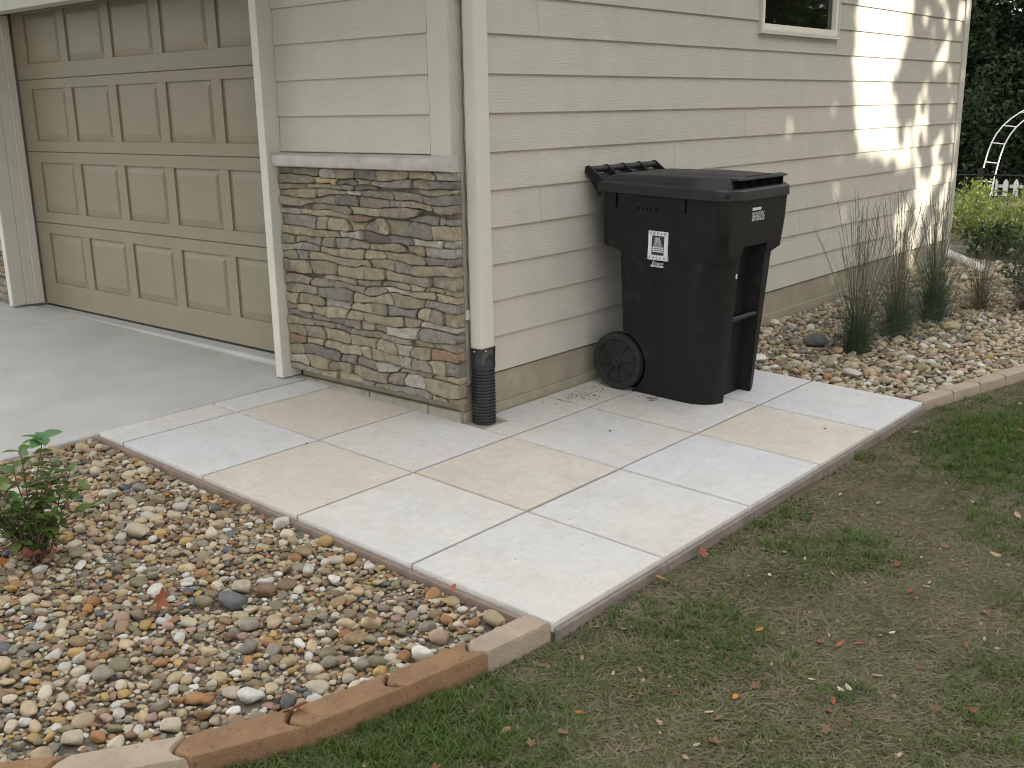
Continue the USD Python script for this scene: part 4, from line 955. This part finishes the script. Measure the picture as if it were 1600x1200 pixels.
# low leafy plants around it
def bush(name, x, y, z0, rx, ry, h, n, size, m, label, cat, seed, group=None):
    r = np.random.default_rng(seed); b = thing(name, label, cat, (x, y, z0), group=group)
    d = r.normal(size=(n, 3)); d /= np.linalg.norm(d, axis=1, keepdims=True); q_ = r.random(n)**.45
    lump = .75+.5*meshkit.noise(d*2.3+seed, seed)
    P = d*q_[:, None]*lump[:, None]*np.array([rx, ry, h*.62])+np.array([0, 0, h*.45]); P = P[P[:, 2] > 0]
    obj('foliage', leaf_cloud(P, size, r), m, b)
    ms = []
    for k in range(9):
        t = np.array([r.normal(0, rx*.5), r.normal(0, ry*.5), h*r.uniform(.5, .95)]); ms.append(tube([np.array([0, 0, -.05]), t*.5, t], [.008, .006, .002], 5))
    obj('stems', cat_(ms), mt['stem'], b)
bush('bush', .15, 7.55, -.08, .30, .30, .34, 420, (.025, .05), mt['leaf_mid'], 'low dark green plant just behind the house corner above the drain pipe', 'bush', 61)
bush('bush', 1.12, 5.9, -.1, .42, .40, .38, 1400, (.015, .03), mt['leaf_dark'], 'dark low bush at the end of the white drain pipe', 'bush', 62)
bush('bush', 1.45, 5.35, -.1, .45, .42, .36, 1400, (.015, .03), mt['leaf_dark'], 'dark bush at the right picture edge beyond the gravel', 'bush', 63)
bush('bush', .75, 7.3, -.08, .40, .35, .30, 900, (.02, .04), mt['leaf_mid'], 'low olive plant on bare ground beyond the drain pipe', 'bush', 64)
wd = [(-.55, 8.9, .48), (-.1, 8.75, .5), (.35, 8.9, .52), (.8, 8.7, .52), (-.75, 9.6, .54), (-.2, 9.5, .54), (.35, 9.6, .6), (-.95, 10.3, .56), (.1, 10.4, .6), (.7, 9.7, .62)]
WLAB = [f'yellow-green leafy plant behind the house, {w_}' for w_ in ('front row nearest the house corner', 'front row second from the corner', 'front row third from the corner', 'front row at the right edge', 'second row nearest the corner', 'second row below the white arch', 'second row right of the metal post', 'back row by the white arch foot', 'back row before the picket fence', 'second row at the right edge')]
for k, (x, y, h) in enumerate(wd):
    r = np.random.default_rng(300+k); w = thing('leafy_plant', WLAB[k], 'plant', (x, y, -.06), group='yellow-green plants behind the house')
    pts, ms = [], []
    for s_ in range(17):
        b0 = np.array([r.normal(0, .16), r.normal(0, .16), 0]); tip = b0+np.array([r.normal(0, .10), r.normal(0, .10), h*r.uniform(.7, 1.1)])
        ms.append(tube([b0, (b0+tip)/2+r.normal(0, .02, 3), tip], [.004, .003, .0015], 4, cap=False))
        for _ in range(26):
            t = r.uniform(.12, 1); pts.append(b0*(1-t)+tip*t+r.normal(0, .035, 3))
    obj('foliage', leaf_cloud(np.array(pts), (.022, .048), r, .4), mt['leaf_weed'], w)
    obj('stems', cat_(ms), mt['stem'], w)
# white arch with rungs
ar = thing('garden_arch', 'white curved metal arch with rungs rising behind the sunny plants', 'arch')
AP = np.array([(-1.76, 12.95, -.12), (-1.741, 12.958, -.02), (-1.706, 12.968, .222), (-1.655, 12.984, .592), (-1.527, 13.022, 1.002), (-1.23, 13.11, 1.29), (-.80, 13.22, 1.44), (-.32, 13.34, 1.44), (.11, 13.46, 1.29), (.41, 13.54, 1.0), (.54, 13.57, .59), (.59, 13.585, .22), (.63, 13.6, -.12)])
from scipy.interpolate import CubicSpline
tt = np.r_[0, np.cumsum(np.linalg.norm(np.diff(AP, axis=0), axis=1))]
railA = CubicSpline(tt, AP)(np.linspace(0, tt[-1], 34)); railB = railA+np.array([.17, .05, -.02])
obj('rail', tube(railA, .010, 8), mt['white_metal'], ar, smooth=40)
obj('rail', tube(railB, .010, 8), mt['white_metal'], ar, smooth=40)
for k in range(3, 33, 2):
    obj('rung', tube([railA[k], railB[k]], .009, 6), mt['white_metal'], ar, smooth=40)
fn = thing('metal_fence', 'thin black metal fence with a post in front of the white arch', 'fence')
obj('rail', tube([(-3.2, 12.3, .395), (-1.55, 12.6, .40), (1.2, 13.0, .40)], .012, 6), mt['black_metal'], fn)
obj('rail', tube([(-3.2, 12.3, .10), (-1.55, 12.6, .10), (1.2, 13.0, .10)], .010, 6), mt['black_metal'], fn)
for x in (-1.585, .1):
    y = 12.6+(x+1.55)*.145; obj('post', box(x-.035, x+.035, y-.03, y+.03, -.15, .50, .005), mt['black_metal'], fn)
for k in range(22):
    x = -3.1+k*.19; y = 12.3+(x+3.2)*.18 if x < -1.55 else 12.6+(x+1.55)*.145
    obj('picket', box(x-.006, x+.006, y-.006, y+.006, -.1, .395), mt['black_metal'], fn)
wf = thing('picket_fence', 'low weathered white picket fence beyond the black metal fence', 'fence')
for k in range(13):
    x = -1.75+k*.15; y = 13.9
    obj('picket', hull([(x+sx*.035, y+sy*.009, z_) for sx in (-1, 1) for sy in (-1, 1) for z_ in (-.1, .22)]+[(x, y-.009, .27), (x, y+.009, .27)]), mt['pvc'], wf)
obj('rail', box(-1.85, .2, 13.915, 13.935, .13, .18), mt['pvc'], wf); obj('rail', box(-1.85, .2, 13.915, 13.935, -.04, .01), mt['pvc'], wf)

# ------------------------------------------------------------------ trees
def limb_mesh(r, base, h, r0, crowns):
    ms = []
    tip = base+np.array([r.normal(0, .25), r.normal(0, .25), h]); ts = np.linspace(0, 1, 8)[:, None]
    cv = base*(1-ts)+tip*ts+np.c_[np.sin(ts*5)*.12, np.cos(ts*4)*.1, ts*0]
    trunk = tube(cv, np.linspace(r0, r0*.3, 8), 10); limbs = []
    for (c, rad) in crowns:
        t = r.uniform(.35, .8); p = cv[int(t*7)]; mid = (p+c)/2+np.array([0, 0, -.2])
        limbs.append(tube([p, mid, c], [r0*.32, r0*.2, r0*.06], 6))
    return trunk, limbs
def tree_points(r, crowns, n):
    V = np.array([np.prod(rad) for _, rad in crowns]); ids = r.choice(len(crowns), n, p=V/V.sum())
    d = r.normal(size=(n, 3)); d /= np.linalg.norm(d, axis=1, keepdims=True); q_ = r.random(n)**.5
    C_ = np.array([c for c, _ in crowns])[ids]; R_ = np.array([q for _, q in crowns])[ids]
    return C_+d*q_[:, None]*R_*(.78+.45*meshkit.noise(d*2.6+C_*.9, 4))[:, None]
def shade_uv(P): return P[:, 1]-P[:, 0]*S[1]/S[0], P[:, 2]-P[:, 0]*S[2]/S[0]
# where the sun still gets through, as seen on the side wall (y, z): one broad gap, some lower openings, small flecks
from shapely.geometry import Polygon, Point
from shapely import contains_xy
GAPS = [Polygon([(4.20, 3.2), (5.30, 3.2), (5.25, 2.2), (5.22, 1.92), (5.03, 1.86), (5.08, 1.72), (4.86, 1.6), (4.98, 1.48), (5.12, 1.23), (5.12, 1.02), (4.95, 1.03), (4.50, 1.10), (4.33, 1.48), (4.24, 1.71), (4.30, 1.93)]),
        Polygon([(5.39, 1.24), (5.60, 1.22), (5.61, 1.01), (5.36, .91), (5.25, .98)]), Polygon([(5.70, .80), (6.08, .75), (6.04, .61), (5.86, .43), (5.79, .21), (5.73, .0), (5.65, .03), (5.69, .42)]),
        Polygon([(5.35, .55), (5.5, .60), (5.42, .25), (5.3, .15)])]
fr_ = np.random.default_rng(91); FL = []
for _ in range(60):
    y, z_ = fr_.uniform(5.2, 6.65), fr_.uniform(.1, 2.3); FL.append((y, z_, fr_.uniform(.015, .045), fr_.uniform(.03, .09)))
for _ in range(3):
    y, z_ = fr_.uniform(2.6, 4.2), fr_.uniform(.15, 1.7); FL.append((y, z_, fr_.uniform(.0, .006), fr_.uniform(.0, .03)))
FL = np.array(FL)
for _ in range(18):                                           # openings that reach the plants behind the house
    GAPS.append(Point(fr_.uniform(8.0, 12.0), fr_.uniform(-.1, .75)).buffer(fr_.uniform(.06, .22)))
GAPS.append(Polygon([(8.3, .12), (9.4, .05), (11.3, .1), (11.4, .75), (10.2, .9), (8.4, .8)]))
for (gy_, gz_, gr_) in ((13.1, .25, .35), (13.2, .75, .3), (13.3, 1.15, .2), (14.0, .2, .3), (9.0, .45, .3), (9.6, .4, .35), (10.2, .45, .3), (16.5, 2.6, .3), (17.3, 3.0, .35), (18.2, 2.2, .25)):
    GAPS.append(Point(gy_, gz_).buffer(gr_))
def in_gap(u_, w_, grow=.0):
    g = np.zeros(len(u_), bool)
    for k_, p in enumerate(GAPS): g |= contains_xy(p.buffer(grow*(1.7 if k_ == 0 else 1.15)) if grow else p, u_, w_)
    for (y, z_, a, b) in FL: g |= ((u_-y)/(a+grow))**2+((w_-z_)/(b+grow))**2 < 1
    return g
ST = [(12.2, -3.2, 9.5), (11.4, 1.2, 9.0), (12.6, 5.0, 9.8), (12.0, 9.2, 9.4), (13.0, 13.6, 10.5), (12.4, 18.2, 10.8), (13.4, 23.0, 11.5), (13.6, 28.5, 12.), (14.8, 34.0, 12.)]
LABS = ['broad leafy tree nearest the camera at the lawn side', 'leafy tree across the lawn opposite the front house corner', 'leafy tree across the lawn opposite the bin', 'leafy tree across the lawn opposite the far house corner', 'leafy tree across the lawn beyond the house', 'tall leafy tree beyond the house at the lawn side', 'tall leafy tree far along the lawn behind the garden', 'leafy tree reflected in the window, beyond the tall one', 'leafy tree furthest along the lawn']
tr = np.random.default_rng(500); clouds = []; crowns_all = []
for (x, y, h), lab in zip(ST, LABS):
    crowns = []
    for k in range(11):
        c = np.array([x+tr.normal(0, .9), y+tr.uniform(-2.3, 2.3), tr.uniform(3.0, h-1.2)]); crowns.append((c, np.array([1.2, 1.35, 1.15])*tr.uniform(.8, 1.25)))
    clouds.append(tree_points(tr, crowns, 6500)); crowns_all.append(crowns)
owner = np.concatenate([np.full(len(c), k) for k, c in enumerate(clouds)]); P = np.vstack(clouds)
u_, w_ = shade_uv(P); thin = (u_ > 2.9) & (u_ < 4.5) & (w_ > -.1) & (w_ < 1.5)
keep = ~in_gap(u_, w_, .085) & (P[:, 2] > 1.9) & ~(thin & (tr.random(len(P)) < .25)); P, owner = P[keep], owner[keep]
# fill what is still open in the part of the canopy that shades the plot
cell = .04; U0, U1, Z0_, Z1_ = -6.5, 24., -2.0, 4.2
def cover(P):
    g = np.zeros((int((Z1_-Z0_)/cell), int((U1-U0)/cell)), bool); u_, w_ = shade_uv(P)
    for du, dw in ((0, 0), (.04, 0), (-.04, 0), (0, .04), (0, -.04)):
        a, b = ((u_+du-U0)/cell).astype(int), ((w_+dw-Z0_)/cell).astype(int); ok = (a >= 0) & (b >= 0) & (a < g.shape[1]) & (b < g.shape[0]); g[b[ok], a[ok]] = True
    return g
g = cover(P); bz, au = np.nonzero(~g); uu, ww = U0+(au+.5)*cell, Z0_+(bz+.5)*cell
ok = ~in_gap(uu, ww, .06) & (tr.random(len(uu)) < np.where(uu > 7.6, .38, np.where((uu > 2.9) & (uu < 4.5) & (ww > -.1) & (ww < 1.5), .5, 1.0))); uu, ww = uu[ok], ww[ok]
def lift(uu, ww):
    xs = tr.uniform(11.0, 13.6, len(uu)); return np.c_[xs, uu+xs*S[1]/S[0], ww+xs*S[2]/S[0]]
PF = np.vstack([lift(uu+tr.normal(0, .01, len(uu)), ww+tr.normal(0, .01, len(uu))) for _ in range(3)])
of = np.abs(PF[:, 1][:, None]-np.array([t[1] for t in ST])[None]).argmin(1)
P = np.vstack([P, PF]); owner = np.r_[owner, of]
for k, ((x, y, h), lab) in enumerate(zip(ST, LABS)):
    t = thing('shade_tree', lab, 'tree'); r = np.random.default_rng(600+k)
    tk, lb = limb_mesh(r, np.array([x, y, -.45]), h*.8, .2, crowns_all[k])
    obj('trunk', tk, mt['bark'], t, smooth=True)
    for l_ in lb: obj('limb', l_, mt['bark'], t, smooth=True)
    obj('crown', leaf_cloud(P[owner == k], (.075, .12), r, .7, S), mt['leaf_mid'], t)
# dark trees behind the garden
BT = [(-5.6, 15.2, 9.5, 'dark'), (-3.2, 15.6, 10.5, 'dark'), (-1.0, 16.4, 10, 'dark'), (1.2, 17.0, 10, 'mid'), (-4.6, 18.5, 12, 'dark'), (-1.6, 19.5, 12, 'dark'), (3.6, 18.6, 10, 'dark'), (-7.4, 17.5, 11, 'dark'), (-3.4, 22.5, 12, 'dark'), (.2, 21.5, 12, 'dark')]
BL = ['dark dense tree filling the gap right behind the house corner', 'dark tree behind the house, left of the white arch', 'dark tree directly behind the white arch', 'lighter yellow-green tree right of the white arch', 'tall dark tree in the second row behind the house corner', 'tall dark tree in the second row behind the arch', 'dark tree at far right behind the garden', 'dark tree hidden behind the house roof line', 'dark tree in the third row behind the arch', 'dark tree in the third row behind the lighter tree']
for k, ((x, y, h, kd), lab) in enumerate(zip(BT, BL)):
    r = np.random.default_rng(700+k); t = thing('garden_tree', lab, 'tree'); crowns = []
    for j in range(13):
        zc = .7+(h-1.5)*j/12; rad = (1.75-.9*j/12)
        crowns.append((np.array([x+r.normal(0, .6), y+r.normal(0, .5), zc]), np.array([rad, rad, .95])))
    tk, lb = limb_mesh(r, np.array([x, y, -.3]), h*.9, .17, crowns[::2])
    obj('trunk', tk, mt['bark'], t, smooth=True)
    for l_ in lb: obj('limb', l_, mt['bark'], t, smooth=True)
    P_ = tree_points(r, crowns, 42000 if k in (0, 1, 2, 3) else 30000)
    if k < 4: P_ = P_[meshkit.fbm(P_*1.5, 3, 40+k) > .43]
    obj('crown', leaf_cloud(P_[P_[:, 2] > -.1], *(((.035, .065), r, .5) if k in (0, 1, 2, 3) else ((.07, .12), r, .6))), mt['leaf_'+kd], t)

# street-side trees across the driveway (behind the photographer): they keep the front of the house in softer light
FT = [(-13.0, -12.5, 16.0), (-8.2, -12.9, 17.), (-3.4, -12.4, 16.5), (1.4, -13.1, 17.), (6.2, -12.8, 15.5)]
FLB = ['street tree furthest left across the driveway', 'street tree opposite the garage door', 'street tree opposite the stone wall', 'street tree behind the photographer', 'street tree at the lawn corner']
for k, ((x, y, h), lab) in enumerate(zip(FT, FLB)):
    r = np.random.default_rng(800+k); t = thing('street_tree', lab, 'tree'); crowns = []
    for j in range(22):
        crowns.append((np.array([x+r.normal(0, 1.3), y+r.normal(0, .9), r.uniform(2.6, h-1)]), np.array([1.6, 1.5, 1.35])*r.uniform(.85, 1.2)))
    tk, lb = limb_mesh(r, np.array([x, y, -.62]), h*.8, .22, crowns)
    obj('trunk', tk, mt['bark'], t, smooth=True)
    for l_ in lb: obj('limb', l_, mt['bark'], t, smooth=True)
    obj('crown', leaf_cloud(tree_points(r, crowns, 11000), (.12, .2), r, .65), mt['leaf_mid'], t)
